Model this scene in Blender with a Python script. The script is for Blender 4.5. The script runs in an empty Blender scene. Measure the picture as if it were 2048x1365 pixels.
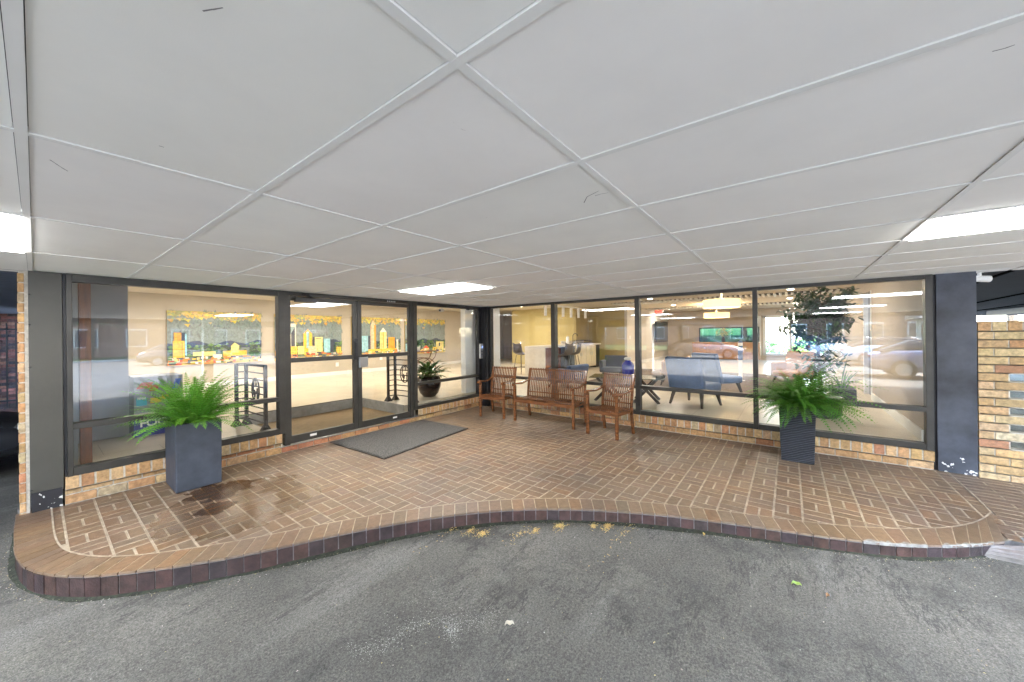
import bpy, math, random
from math import sin, cos, pi, radians as R
from mathutils import Vector, Matrix
random.seed(7)
SC = bpy.context.scene
COL = SC.collection

# ------------------------------------------------------------------ camera
YAW, ROLL, FPX, CX, CY, CZ = R(37.55), R(-0.61), 728.5, 1018.0, 670.0, 1.55
cd = bpy.data.cameras.new('camera'); cam = bpy.data.objects.new('camera', cd); COL.objects.link(cam)
rd = Vector((sin(YAW), -cos(YAW), 0)); up = Vector((0, 0, 1)); fw = Vector((cos(YAW), sin(YAW), 0))
cr = rd * cos(ROLL) + up * sin(ROLL); cu = -rd * sin(ROLL) + up * cos(ROLL)
M = Matrix((cr, cu, -fw)).transposed().to_4x4(); M.translation = Vector((0, 0, CZ))
cam.matrix_world = M
cd.sensor_width = 36; cd.lens = FPX / 2048 * 36
cd.shift_x = (1024 - CX) / 2048; cd.shift_y = (CY - 682.5) / 2048
cd.clip_start = 0.05; cd.clip_end = 600
SC.camera = cam
# ------------------------------------------------------------------ world, sun, exposure
SUN_EL, SUN_AZ = 52, 215      # azimuth the light comes from, measured from +x towards +y
w = bpy.data.worlds.new("World"); SC.world = w; w.use_nodes = True
nt = w.node_tree; bg = nt.nodes['Background']; sky = nt.nodes.new('ShaderNodeTexSky')
sky.sky_type = 'NISHITA'; sky.sun_disc = False; sky.sun_elevation = R(SUN_EL); sky.sun_rotation = R(90 - SUN_AZ)
nt.links.new(sky.outputs[0], bg.inputs[0]); bg.inputs[1].default_value = 0.15
sl = bpy.data.lights.new('sun', 'SUN'); so = bpy.data.objects.new('sun', sl); COL.objects.link(so)
sl.energy = 1.5; sl.angle = R(12); sl.color = (1, .97, .93)
sd = Vector((cos(R(SUN_EL)) * cos(R(SUN_AZ)), cos(R(SUN_EL)) * sin(R(SUN_AZ)), sin(R(SUN_EL))))
so.rotation_euler = sd.to_track_quat('Z', 'Y').to_euler()
vs = SC.view_settings; vs.view_transform = 'Standard'; vs.look = 'None'; vs.gamma = 1; vs.exposure = 5.36
SC.cycles.use_denoising = True
SC.cycles.max_bounces = 12; SC.cycles.diffuse_bounces = 6; SC.cycles.glossy_bounces = 5
SC.cycles.transparent_max_bounces = 16; SC.cycles.sample_clamp_indirect = 6

# ------------------------------------------------------------------ pixel -> point on a real plane
def ray(px, py):
    a = (px - CX) / FPX; b = -(py - CY) / FPX
    rr = a * cos(ROLL) - b * sin(ROLL); u = a * sin(ROLL) + b * cos(ROLL)
    return Vector((cos(YAW) + rr * sin(YAW), sin(YAW) - rr * cos(YAW), u))
def onz(px, py, z): d = ray(px, py); return d * ((z - CZ) / d.z) + Vector((0, 0, CZ))
def onx(px, py, x): d = ray(px, py); return d * (x / d.x) + Vector((0, 0, CZ))
def ony(px, py, y): d = ray(px, py); return d * (y / d.y) + Vector((0, 0, CZ))

# ------------------------------------------------------------------ materials
def _n(nt, t, **k):
    n = nt.nodes.new(t)
    for a, v in k.items(): setattr(n, a, v)
    return n
def mat(name, col=(.5, .5, .5), rough=.5, metal=0, var=0, vs_=4, bump=0, bs=60, spec=.5, attr=False, emis=None, es=0,
        trans=0, col2=None, stretch=None, coat=0, detail=5, sheen=0, vc=(.35, .65)):
    m = bpy.data.materials.new(name); m.use_nodes = True; t = m.node_tree; b = t.nodes['Principled BSDF']; L = t.links.new
    tc = _n(t, 'ShaderNodeTexCoord'); mp = _n(t, 'ShaderNodeMapping'); L(tc.outputs['Object'], mp.inputs[0])
    if stretch: mp.inputs['Scale'].default_value = stretch
    b.inputs['Roughness'].default_value = rough; b.inputs['Metallic'].default_value = metal
    b.inputs['Specular IOR Level'].default_value = spec; b.inputs['Coat Weight'].default_value = coat
    b.inputs['Sheen Weight'].default_value = sheen
    src = None
    if attr:
        a = _n(t, 'ShaderNodeAttribute', attribute_name='Col'); src = a.outputs['Color']
    else:
        b.inputs['Base Color'].default_value = (*col, 1)
    if var or col2:
        nz = _n(t, 'ShaderNodeTexNoise'); nz.inputs['Scale'].default_value = vs_; nz.inputs['Detail'].default_value = detail
        nz.inputs['Roughness'].default_value = .6
        L(mp.outputs[0], nz.inputs[0])
        rp = _n(t, 'ShaderNodeValToRGB'); L(nz.outputs['Fac'], rp.inputs[0])
        rp.color_ramp.elements[0].position = vc[0]; rp.color_ramp.elements[1].position = vc[1]
        if attr:
            rp.color_ramp.elements[0].color = (1 - var,) * 3 + (1,); rp.color_ramp.elements[1].color = (1 + var * .5,) * 3 + (1,)
            mx = _n(t, 'ShaderNodeMix', data_type='RGBA', blend_type='MULTIPLY'); mx.inputs[0].default_value = 1
            L(src, mx.inputs[6]); L(rp.outputs[0], mx.inputs[7]); src = mx.outputs[2]
        else:
            c2 = col2 or tuple(c * (1 - var) for c in col)
            c1 = col if col2 else tuple(min(1, c * (1 + var * .5)) for c in col)
            rp.color_ramp.elements[0].color = (*c2, 1); rp.color_ramp.elements[1].color = (*c1, 1); src = rp.outputs[0]
    if src is not None: L(src, b.inputs['Base Color'])
    if bump:
        n2 = _n(t, 'ShaderNodeTexNoise'); n2.inputs['Scale'].default_value = bs; n2.inputs['Detail'].default_value = 4
        L(mp.outputs[0], n2.inputs[0]); bp = _n(t, 'ShaderNodeBump'); bp.inputs['Strength'].default_value = bump
        bp.inputs['Distance'].default_value = .01; L(n2.outputs['Fac'], bp.inputs['Height']); L(bp.outputs[0], b.inputs['Normal'])
    if emis: b.inputs['Emission Color'].default_value = (*emis, 1); b.inputs['Emission Strength'].default_value = es
    if trans: b.inputs['Transmission Weight'].default_value = trans
    return m
def leafmat(name, rough=.45, tr=.35):
    m = bpy.data.materials.new(name); m.use_nodes = True; t = m.node_tree; L = t.links.new; b = t.nodes['Principled BSDF']
    a = _n(t, 'ShaderNodeAttribute', attribute_name='Col'); L(a.outputs['Color'], b.inputs['Base Color'])
    b.inputs['Roughness'].default_value = rough
    tl = _n(t, 'ShaderNodeBsdfTranslucent'); mx = _n(t, 'ShaderNodeMixShader'); mx.inputs[0].default_value = tr
    hs = _n(t, 'ShaderNodeHueSaturation'); hs.inputs['Value'].default_value = 1.5; L(a.outputs['Color'], hs.inputs['Color']); L(hs.outputs[0], tl.inputs[0])
    L(b.outputs[0], mx.inputs[1]); L(tl.outputs[0], mx.inputs[2]); L(mx.outputs[0], t.nodes['Material Output'].inputs[0])
    return m
def glassmat(name, f0=.06, tint=(.97, .985, .98), gain=1.0):
    m = bpy.data.materials.new(name); m.use_nodes = True; t = m.node_tree; L = t.links.new
    t.nodes.remove(t.nodes['Principled BSDF'])
    g = _n(t, 'ShaderNodeBsdfGlossy'); g.inputs['Roughness'].default_value = 0.0
    tr = _n(t, 'ShaderNodeBsdfTransparent'); tr.inputs[0].default_value = (*tint, 1)
    lw = _n(t, 'ShaderNodeLayerWeight'); lw.inputs['Blend'].default_value = .5
    pw = _n(t, 'ShaderNodeMath', operation='POWER'); L(lw.outputs['Facing'], pw.inputs[0]); pw.inputs[1].default_value = 4.2
    ma = _n(t, 'ShaderNodeMath', operation='MULTIPLY_ADD'); L(pw.outputs[0], ma.inputs[0]); ma.inputs[1].default_value = gain; ma.inputs[2].default_value = f0
    mx = _n(t, 'ShaderNodeMixShader'); L(ma.outputs[0], mx.inputs[0]); L(tr.outputs[0], mx.inputs[1]); L(g.outputs[0], mx.inputs[2])
    L(mx.outputs[0], t.nodes['Material Output'].inputs[0])
    return m

# ------------------------------------------------------------------ mesh builder
class MB:
    def __init__(s): s.v = []; s.f = []; s.c = []; s.m = []; s.col = (1, 1, 1); s.mi = 0
    def add(s, vs, fs, col=None):
        n = len(s.v); s.v += [tuple(v) for v in vs]
        for f in fs: s.f.append(tuple(n + i for i in f)); s.c.append(col or s.col); s.m.append(s.mi)
    def box(s, x0, x1, y0, y1, z0, z1, col=None):
        s.add([(x0, y0, z0), (x1, y0, z0), (x1, y1, z0), (x0, y1, z0), (x0, y0, z1), (x1, y0, z1), (x1, y1, z1), (x0, y1, z1)],
              [(0, 3, 2, 1), (4, 5, 6, 7), (0, 1, 5, 4), (1, 2, 6, 5), (2, 3, 7, 6), (3, 0, 4, 7)], col)
    def obox(s, c, d, rot=None, col=None, taper=1.0):
        hx, hy, hz = d[0] / 2, d[1] / 2, d[2] / 2; q = rot or Matrix.Identity(3); c = Vector(c)
        P = [(-hx * taper, -hy * taper, -hz), (hx * taper, -hy * taper, -hz), (hx * taper, hy * taper, -hz), (-hx * taper, hy * taper, -hz), (-hx, -hy, hz), (hx, -hy, hz), (hx, hy, hz), (-hx, hy, hz)]
        s.add([c + q @ Vector(p) for p in P], [(0, 3, 2, 1), (4, 5, 6, 7), (0, 1, 5, 4), (1, 2, 6, 5), (2, 3, 7, 6), (3, 0, 4, 7)], col)
    def bar(s, a, b, w, h=None, up=(0, 0, 1), col=None, w2=None):
        a = Vector(a); b = Vector(b); h = h or w; d = (b - a).normalized(); u = Vector(up)
        if abs(d.dot(u)) > .95: u = Vector((0, 1, 0))
        sx = d.cross(u).normalized(); u = sx.cross(d).normalized(); k = (w2 or w) / w; P = []
        for p, q in ((a, 1), (b, k)):
            for i, j in ((-1, -1), (1, -1), (1, 1), (-1, 1)): P.append(p + sx * i * w / 2 * q + u * j * h / 2 * q)
        s.add(P, [(0, 1, 2, 3), (7, 6, 5, 4), (0, 4, 5, 1), (1, 5, 6, 2), (2, 6, 7, 3), (3, 7, 4, 0)], col)
    def tube(s, pts, r, n=8, col=None, closed=False):
        pts = [Vector(p) for p in pts]; m = len(pts); V = []; F = []
        rr = r if isinstance(r, (list, tuple)) else [r] * m; u = None
        for i, p in enumerate(pts):
            a = pts[(i - 1) % m] if (i or closed) else p; b = pts[(i + 1) % m] if (i < m - 1 or closed) else p
            d = (b - a).normalized()
            if u is None:
                u = Vector((0, 0, 1)) if abs(d.z) < .9 else Vector((1, 0, 0))
            u = (u - d * u.dot(d)).normalized(); v = d.cross(u)
            for k in range(n):
                t = 2 * pi * k / n; V.append(p + u * cos(t) * rr[i] + v * sin(t) * rr[i])
        for i in range(m if closed else m - 1):
            for k in range(n):
                a = i * n; b = ((i + 1) % m) * n; F.append((a + k, a + (k + 1) % n, b + (k + 1) % n, b + k))
        if not closed: F.append(tuple(range(n - 1, -1, -1))); F.append(tuple((m - 1) * n + k for k in range(n)))
        s.add(V, F, col)
    def lathe(s, prof, c=(0, 0, 0), n=24, col=None, sy=1.0):
        V = []; F = []; m = len(prof)
        for r, z in prof:
            for k in range(n): V.append((c[0] + r * cos(2 * pi * k / n), c[1] + sy * r * sin(2 * pi * k / n), c[2] + z))
        for i in range(m - 1):
            for k in range(n): F.append((i * n + k, i * n + (k + 1) % n, (i + 1) * n + (k + 1) % n, (i + 1) * n + k))
        F.append(tuple(range(n - 1, -1, -1))); F.append(tuple((m - 1) * n + k for k in range(n)))
        s.add(V, F, col)
    def prism(s, poly, z0, z1, col=None):
        n = len(poly)
        s.add([(x, y, z0) for x, y in poly] + [(x, y, z1) for x, y in poly],
              [tuple(range(n - 1, -1, -1)), tuple(range(n, 2 * n))] + [(i, (i + 1) % n, n + (i + 1) % n, n + i) for i in range(n)], col)
    def build(s, name, mt, parent=None, world=True, smooth=False, bevel=0, seg=2, sub=0):
        me = bpy.data.meshes.new(name)
        off = Vector((0, 0, 0)); p = parent
        while world and p is not None: off += p.location; p = p.parent
        me.from_pydata([(x - off.x, y - off.y, z - off.z) for x, y, z in s.v], [], s.f)
        mts = mt if isinstance(mt, (list, tuple)) else [mt]
        for q in mts: me.materials.append(q)
        if len(mts) > 1: me.polygons.foreach_set('material_index', s.m)
        if any(c != (1, 1, 1) for c in s.c):
            a = me.color_attributes.new('Col', 'FLOAT_COLOR', 'CORNER'); d = []
            for f, c in zip(s.f, s.c): d += [c[0], c[1], c[2], 1] * len(f)
            a.data.foreach_set('color', d)
        if smooth: me.polygons.foreach_set('use_smooth', [True] * len(me.polygons))
        me.update()
        o = bpy.data.objects.new(name, me); COL.objects.link(o); o.parent = parent
        if bevel:
            b = o.modifiers.new('bevel', 'BEVEL'); b.width = bevel; b.segments = seg; b.limit_method = 'ANGLE'; b.angle_limit = R(40)
        if sub: q = o.modifiers.new('sub', 'SUBSURF'); q.levels = q.render_levels = sub
        return o
def tag(o, label, cat, group=None, kind=None):
    if label: o['label'] = label
    if cat: o['category'] = cat
    if group: o['group'] = group
    if kind: o['kind'] = kind
    return o
def thing(name, label, cat, loc=(0, 0, 0), rz=0, group=None):
    o = bpy.data.objects.new(name, None); o.empty_display_size = .1; COL.objects.link(o); o.location = loc; o.rotation_euler = (0, 0, rz)
    return tag(o, label, cat, group)
def struct(o): o['kind'] = 'structure'; return o
def copytree(o, parent=None):
    c = o.copy(); COL.objects.link(c); c.parent = parent
    for ch in [x for x in COL.objects if x.parent == o]: copytree(ch, c)
    return c
def text(s, name, size, loc, rot, mt, parent, ext=.001, align='CENTER'):
    cu_ = bpy.data.curves.new(name, 'FONT'); cu_.body = s; cu_.size = size; cu_.extrude = ext; cu_.align_x = align; cu_.align_y = 'CENTER'; cu_.offset = .003
    cu_.materials.append(mt); o0 = bpy.data.objects.new(name, cu_); COL.objects.link(o0); bpy.context.view_layer.update()
    me = bpy.data.meshes.new_from_object(o0.evaluated_get(bpy.context.evaluated_depsgraph_get())); bpy.data.objects.remove(o0)
    o = bpy.data.objects.new(name, me); COL.objects.link(o); o.parent = parent; o.location = loc; o.rotation_euler = rot
    return o
def jit(c, a=.12, b=.05):
    k = 1 + random.uniform(-a, a); return tuple(max(0, x * k * (1 + random.uniform(-b, b))) for x in c)
def arealight(name, loc, power, size, parent, col=(1, .91, .80), shape='DISK', sy=None, rot=(0, 0, 0), spread=180):
    l = bpy.data.lights.new(name, 'AREA'); l.energy = power; l.shape = shape; l.size = size; l.color = col; l.spread = R(spread)
    if sy: l.size_y = sy
    o = bpy.data.objects.new(name, l); COL.objects.link(o); o.parent = parent; o.location = loc; o.rotation_euler = rot
    return o

YL, XR, ZC, ZF = 5.40, 6.09, 2.168, .28     # facade planes, canopy ceiling, interior floor

# ================================================================== materials
m_frame = mat('bronze_aluminium', (.050, .047, .041), .42, .35, var=.18, vs_=6, bump=.05, bs=120)
m_framed = mat('dark_aluminium', (.018, .018, .02), .5, .3, var=.2, vs_=5)
m_glass = glassmat('storefront_glass')
m_mortar = mat('mortar', (.52, .48, .41), .9, var=.25, vs_=30, bump=.5, bs=200)
m_mortar2 = mat('paving_grout', (.40, .345, .28), .9, var=.3, vs_=12, bump=.3, bs=200)
m_brick = mat('buff_brick', attr=True, rough=.8, var=.35, vs_=28, bump=.5, bs=90, detail=8)
m_ceil = mat('ceiling_tile', (.80, .80, .79), .85, var=.05, vs_=3, bump=.25, bs=350)
m_grid = mat('ceiling_grid', (.67, .665, .64), .9, var=.03)
m_white = mat('white_paint', (.78, .77, .74), .5, var=.04)
m_greyp = mat('grey_wall_paint', (.36, .36, .38), .7, var=.05)
m_beige = mat('beige_wall_paint', (.50, .44, .35), .7, var=.05, vs_=1)
m_yellow = mat('mustard_wall_paint', (.50, .40, .16), .7, var=.05)
m_olive = mat('olive_wall_paint', (.40, .31, .12), .7, var=.06)
m_black = mat('black_plastic', (.012, .012, .013), .4)
m_steel = mat('steel', (.55, .56, .57), .3, .9, var=.1)
m_rail = mat('wrought_iron', (.022, .023, .026), .5, .4, bump=.2, bs=80)
m_wood = mat('bench_wood', (.185, .070, .025), .25, var=.55, vs_=7, stretch=(1, 1, 6), coat=.25, bump=.06, bs=40)
m_emit = mat('light_diffuser', (.9, .9, .9), .5, emis=(1, 1, 1), es=1.0)
m_bulb = mat('downlight_lens', (.9, .9, .9), .5, emis=(1, .86, .64), es=1.1)
m_leaf = leafmat('fern_leaf')
m_leafd = leafmat('houseplant_leaf', .3, .15)
m_bark = mat('bark', (.10, .07, .045), .9, var=.4, vs_=20, bump=.6, bs=40)

def brickcol():
    r = random.random()
    if r < .55: return jit((.47, .275, .125), .12, .06)
    if r < .80: return jit((.52, .35, .18), .12, .05)
    if r < .93: return jit((.42, .205, .10), .13, .06)
    return jit((.40, .30, .18), .15, .05)
def brickcol2():
    r = random.random()
    if r < .5: return jit((.54, .41, .23), .12, .05)
    if r < .8: return jit((.50, .34, .17), .12, .06)
    if r < .9: return jit((.44, .24, .13), .13, .06)
    return jit((.60, .53, .36), .12, .05)

# ================================================================== ground
def asz(x): return -.156 + .0145 * max(-1, min(4, x))
def asphalt_mat():
    m = bpy.data.materials.new('asphalt'); m.use_nodes = True; t = m.node_tree; L = t.links.new; b = t.nodes['Principled BSDF']
    tc = _n(t, 'ShaderNodeTexCoord'); o = tc.outputs['Object']
    def noise(sc, det=6, ro=.6, st=None, rot=0):
        mp = _n(t, 'ShaderNodeMapping'); L(o, mp.inputs[0]); mp.inputs['Rotation'].default_value = (0, 0, rot)
        if st: mp.inputs['Scale'].default_value = st
        n = _n(t, 'ShaderNodeTexNoise'); n.inputs['Scale'].default_value = sc; n.inputs['Detail'].default_value = det; n.inputs['Roughness'].default_value = ro
        L(mp.outputs[0], n.inputs[0]); return n.outputs['Fac']
    def ramp(f, a, b_, ca, cb):
        r = _n(t, 'ShaderNodeValToRGB'); L(f, r.inputs[0]); e = r.color_ramp.elements
        e[0].position = a; e[1].position = b_; e[0].color = (*ca, 1); e[1].color = (*cb, 1); return r.outputs[0]
    def mix(f, a, b_, bt='MIX'):
        x = _n(t, 'ShaderNodeMix', data_type='RGBA', blend_type=bt)
        if isinstance(f, float): x.inputs[0].default_value = f
        else: L(f, x.inputs[0])
        for k, q in ((6, a), (7, b_)):
            if isinstance(q, tuple): x.inputs[k].default_value = (*q, 1)
            else: L(q, x.inputs[k])
        return x.outputs[2]
    base = ramp(noise(.9), .35, .68, (.088, .086, .078), (.150, .145, .130))
    base = mix(ramp(noise(1.6, 10, .72), .54, .66, (0, 0, 0), (.7,) * 3), base, (.045, .046, .043))
    base = mix(ramp(noise(1.05, 9, .7, None, 1.1), .56, .70, (0, 0, 0), (.55,) * 3), base, (.21, .205, .175))
    base = mix(.8, base, ramp(noise(70, 3, .7), .3, .7, (.42,) * 3, (1.65,) * 3), 'MULTIPLY')
    base = mix(.9, base, ramp(noise(170, 2, .8), .32, .68, (.45,) * 3, (1.6,) * 3), 'MULTIPLY')
    # pale tyre scuffs: long stretched streaks broken up by grain
    st = ramp(noise(1.1, 5, .6, (.35, 2.6, 1), .15), .55, .70, (0, 0, 0), (1,) * 3)
    gr = ramp(noise(220, 2), .50, .60, (0, 0, 0), (.6,) * 3)
    base = mix(mix(1.0, st, gr, 'MULTIPLY'), base, (.42, .42, .40))
    # dark cracks and stains
    ck = ramp(noise(1.3, 9, .7, (.5, 1.9, 1), -.5), .492, .506, (0, 0, 0), (1,) * 3)
    ck2 = ramp(noise(1.3, 9, .7, (.5, 1.9, 1), -.5), .506, .52, (1,) * 3, (0, 0, 0))
    g2 = ramp(noise(1.7), .48, .60, (0, 0, 0), (.85,) * 3)
    base = mix(mix(1.0, mix(1.0, ck, ck2, 'MULTIPLY'), g2, 'MULTIPLY'), base, (.03, .031, .03))
    L(base, b.inputs['Base Color']); b.inputs['Roughness'].default_value = .78
    bp = _n(t, 'ShaderNodeBump'); bp.inputs['Strength'].default_value = .9; bp.inputs['Distance'].default_value = .009
    L(noise(110, 3, .75), bp.inputs['Height'])
    bp2 = _n(t, 'ShaderNodeBump'); bp2.inputs['Strength'].default_value = .5; bp2.inputs['Distance'].default_value = .03
    L(noise(3, 4), bp2.inputs['Height']); L(bp.outputs[0], bp2.inputs['Normal']); L(bp2.outputs[0], b.inputs['Normal'])
    return m
m_asph = asphalt_mat()
b = MB(); xs = [-250, -1, 4, 250]; zs = [asz(-1), asz(-1), asz(4), asz(4)]
b.add([(x, -250, z) for x, z in zip(xs, zs)] + [(x, 250, z) for x, z in zip(xs, zs)], [(0, 1, 5, 4), (1, 2, 6, 5), (2, 3, 7, 6)])
struct(b.build('asphalt_ground', m_asph))

# ================================================================== brick platform
OUT = [(-.111, 5.46), (-.117, 4.667), (-.11, 4.359), (-.064, 4.124), (.013, 3.916), (.123, 3.748), (.231, 3.615), (.323, 3.525), (.454, 3.426), (.619, 3.278),
       (.881, 3.10), (1.055, 3.009), (1.341, 2.887), (1.533, 2.776), (1.866, 2.575), (2.262, 2.308), (2.535, 2.04), (2.808, 1.716), (3.073, 1.307),
       (3.275, .864), (3.374, .606), (3.444, .38), (3.538, .112), (3.602, -.108), (3.676, -.364), (3.77, -.555), (3.868, -.722), (3.983, -.893), (4.101, -1.03),
       (4.195, -1.125), (4.316, -1.24)]
INN = [(.083, 5.46), (.075, 4.667), (.079, 4.435), (.107, 4.236), (.173, 4.057), (.266, 3.892), (.37, 3.764), (.46, 3.68), (.60, 3.57), (.757, 3.448),
       (1.015, 3.284), (1.20, 3.19), (1.451, 3.069), (1.656, 2.941), (1.992, 2.737), (2.40, 2.43), (2.67, 2.17), (2.956, 1.839), (3.251, 1.404),
       (3.471, .937), (3.559, .683), (3.64, .43), (3.72, .18), (3.80, -.06), (3.88, -.29), (3.99, -.50), (4.12, -.70), (4.29, -.93), (4.48, -1.12),
       (4.70, -1.26), (4.93, -1.345)]
def catmull(P, n=6):
    Q = []
    for i in range(len(P) - 1):
        p0 = P[max(0, i - 1)]; p1 = P[i]; p2 = P[i + 1]; p3 = P[min(len(P) - 1, i + 2)]
        for k in range(n):
            t = k / n
            Q.append(tuple(.5 * ((2 * p1[a]) + (-p0[a] + p2[a]) * t + (2 * p0[a] - 5 * p1[a] + 4 * p2[a] - p3[a]) * t * t + (-p0[a] + 3 * p1[a] - 3 * p2[a] + p3[a]) * t ** 3) for a in (0, 1)))
    Q.append(P[-1]); return Q
def smooth(P, it=3):
    P = list(P)
    for _ in range(it):
        P = [P[0]] + [tuple(.25 * P[i - 1][a] + .5 * P[i][a] + .25 * P[i + 1][a] for a in (0, 1)) for i in range(1, len(P) - 1)] + [P[-1]]
    return P
OUT, INN = smooth(OUT, 2), smooth(INN, 2)
CO, CI = catmull(OUT), catmull(INN)
# resample both by the arc length of the outer curve so that the border bricks are ~0.1 wide
acc = [0]
for i in range(1, len(CO)): acc.append(acc[-1] + math.dist(CO[i], CO[i - 1]))
NB = int(acc[-1] / .1015)
def at(C, s):
    s = max(0, min(acc[-1], s))
    for i in range(1, len(acc)):
        if acc[i] >= s:
            t = (s - acc[i - 1]) / max(1e-9, acc[i] - acc[i - 1]); return (C[i - 1][0] * (1 - t) + C[i][0] * t, C[i - 1][1] * (1 - t) + C[i][1] * t)
    return C[-1]
def wetify(m, rb=.46):
    t = m.node_tree; L = t.links.new; b = t.nodes['Principled BSDF']; g = _n(t, 'ShaderNodeNewGeometry')
    def blob(c, r, nsc, amp):
        nz = _n(t, 'ShaderNodeTexNoise'); nz.inputs['Scale'].default_value = nsc; nz.inputs['Detail'].default_value = 3; L(g.outputs['Position'], nz.inputs[0])
        sb = _n(t, 'ShaderNodeVectorMath', operation='DISTANCE'); L(g.outputs['Position'], sb.inputs[0]); sb.inputs[1].default_value = c
        a = _n(t, 'ShaderNodeMath', operation='MULTIPLY_ADD'); L(nz.outputs['Fac'], a.inputs[0]); a.inputs[1].default_value = amp; L(sb.outputs['Value'], a.inputs[2])
        r_ = _n(t, 'ShaderNodeMapRange'); L(a.outputs[0], r_.inputs[0]); r_.inputs[1].default_value = r + amp * .5; r_.inputs[2].default_value = r + amp * .5 + .02
        r_.inputs[3].default_value = 1; r_.inputs[4].default_value = 0; return r_.outputs[0]
    b1 = blob((1.13, 4.62, 0), .24, 7, .4); b2 = blob((1.0, 4.16, 0), .13, 9, .25); b3 = blob((1.16, 4.1, 0), .62, 3, .5)
    mxa = _n(t, 'ShaderNodeMath', operation='MAXIMUM'); L(b1, mxa.inputs[0]); L(b2, mxa.inputs[1])
    src = b.inputs['Base Color'].links[0].from_socket
    d1 = _n(t, 'ShaderNodeMix', data_type='RGBA', blend_type='MULTIPLY'); L(b3, d1.inputs[0]); L(src, d1.inputs[6]); d1.inputs[7].default_value = (.72, .68, .62, 1)
    d2 = _n(t, 'ShaderNodeMix', data_type='RGBA', blend_type='MULTIPLY'); L(mxa.outputs[0], d2.inputs[0]); L(d1.outputs[2], d2.inputs[6]); d2.inputs[7].default_value = (.42, .30, .18, 1)
    # broad random tone over the whole floor: greyer dark blotches, lighter tan ones
    n4 = _n(t, 'ShaderNodeTexNoise'); n4.inputs['Scale'].default_value = .8; n4.inputs['Detail'].default_value = 3; L(g.outputs['Position'], n4.inputs[0])
    rp = _n(t, 'ShaderNodeValToRGB'); L(n4.outputs['Fac'], rp.inputs[0]); rp.color_ramp.elements[0].position = .35; rp.color_ramp.elements[1].position = .65
    rp.color_ramp.elements[0].color = (.78, .78, .80, 1); rp.color_ramp.elements[1].color = (1.2, 1.14, 1.02, 1)
    d3 = _n(t, 'ShaderNodeMix', data_type='RGBA', blend_type='MULTIPLY'); d3.inputs[0].default_value = 1; L(d2.outputs[2], d3.inputs[6]); L(rp.outputs[0], d3.inputs[7])
    L(d3.outputs[2], b.inputs['Base Color'])
    rr = _n(t, 'ShaderNodeMapRange'); L(b3, rr.inputs[0]); rr.inputs[3].default_value = rb; rr.inputs[4].default_value = .24
    r2 = _n(t, 'ShaderNodeMix', data_type='FLOAT'); L(mxa.outputs[0], r2.inputs[0]); L(rr.outputs[0], r2.inputs[2]); r2.inputs[3].default_value = .06
    L(r2.outputs[0], b.inputs['Roughness'])
    return m
m_paver = wetify(mat('brown_paver', attr=True, rough=.62, var=.26, vs_=22, bump=.3, bs=120, detail=8, vc=(.3, .7))); m_mortar2 = wetify(m_mortar2, .85)
m_curb = mat('dark_curb_brick', attr=True, rough=.5, var=.45, vs_=14, bump=.3, bs=80, detail=8)
def pavecol():
    r = random.random()
    if r < .7: return jit((.182, .121, .078), .10, .03)
    if r < .9: return jit((.180, .126, .088), .10, .03)
    return jit((.200, .124, .074), .09, .03)
plat = thing('brick_platform', 'raised brown brick entrance platform with curved dark curb beside the asphalt', 'platform', (3, 3, 0))
plat['kind'] = 'structure'
def inset(d):
    Q = []
    for k in range(len(CO)):
        nx, ny = CI[k][0] - CO[k][0], CI[k][1] - CO[k][1]; nl = math.hypot(nx, ny); Q.append((CO[k][0] + nx / nl * d, CO[k][1] + ny / nl * d))
    return Q
poly = inset(.03) + [(4.9, -1.7), (5.25, -2.3), (5.4, -3.2), (5.4, -6), (6.4, -6), (6.4, 5.7), (-.111, 5.7)]
b = MB(); b.prism(poly, -.30, -.012); b.build('slab', mat('slab_concrete', (.20, .18, .16), .9, var=.3, vs_=8), plat)
b = MB(); b.add([(x, y, -.0066) for x, y in [p for p in CI] + [(6.12, -1.36), (6.12, 5.5), (.083, 5.5)]], [tuple(range(len(CI) + 3))]); b.build('grout_bed', m_mortar2, plat)
b = MB(); b.add([(x, y, -.0064) for x, y in [(4.36, -1.27), (4.93, -1.37), (6.12, -1.37), (6.12, -6), (5.41, -6), (5.41, -3.2), (5.25, -2.31), (4.91, -1.71)]], [(7, 6, 5, 4, 3, 2, 1, 0)]); b.build('grout_bed', m_mortar2, plat)
def inside(x, y, P):
    c = False; j = len(P) - 1
    for i in range(len(P)):
        if (P[i][1] > y) != (P[j][1] > y) and x < (P[j][0] - P[i][0]) * (y - P[i][1]) / (P[j][1] - P[i][1]) + P[i][0]: c = not c
        j = i
    return c
fieldpoly = [p for p in CI] + [(4.93, -1.35), (6.12, -1.35), (6.12, 5.5), (.083, 5.5)]
ring = []
for i in range(len(CI)):
    ring.append((CI[i][0] * .12 + CO[i][0] * .88, CI[i][1] * .12 + CO[i][1] * .88))
fieldout = ring + [(6.12, -1.35), (6.12, 5.5), (.0, 5.5)]
fieldout2 = ring + [(4.40, -1.42), (6.12, -1.42), (6.12, 5.5), (.0, 5.5)]
g = .0052; PT = .198; b = MB()
def pav(b, x0, x1, y0, y1, z1, col):
    c = .0025
    b.add([(x0, y0, z1 - .012), (x1, y0, z1 - .012), (x1, y1, z1 - .012), (x0, y1, z1 - .012), (x0 + c, y0 + c, z1), (x1 - c, y0 + c, z1), (x1 - c, y1 - c, z1), (x0 + c, y1 - c, z1)],
          [(4, 5, 6, 7), (0, 1, 5, 4), (1, 2, 6, 5), (2, 3, 7, 6), (3, 0, 4, 7)], col)
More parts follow.
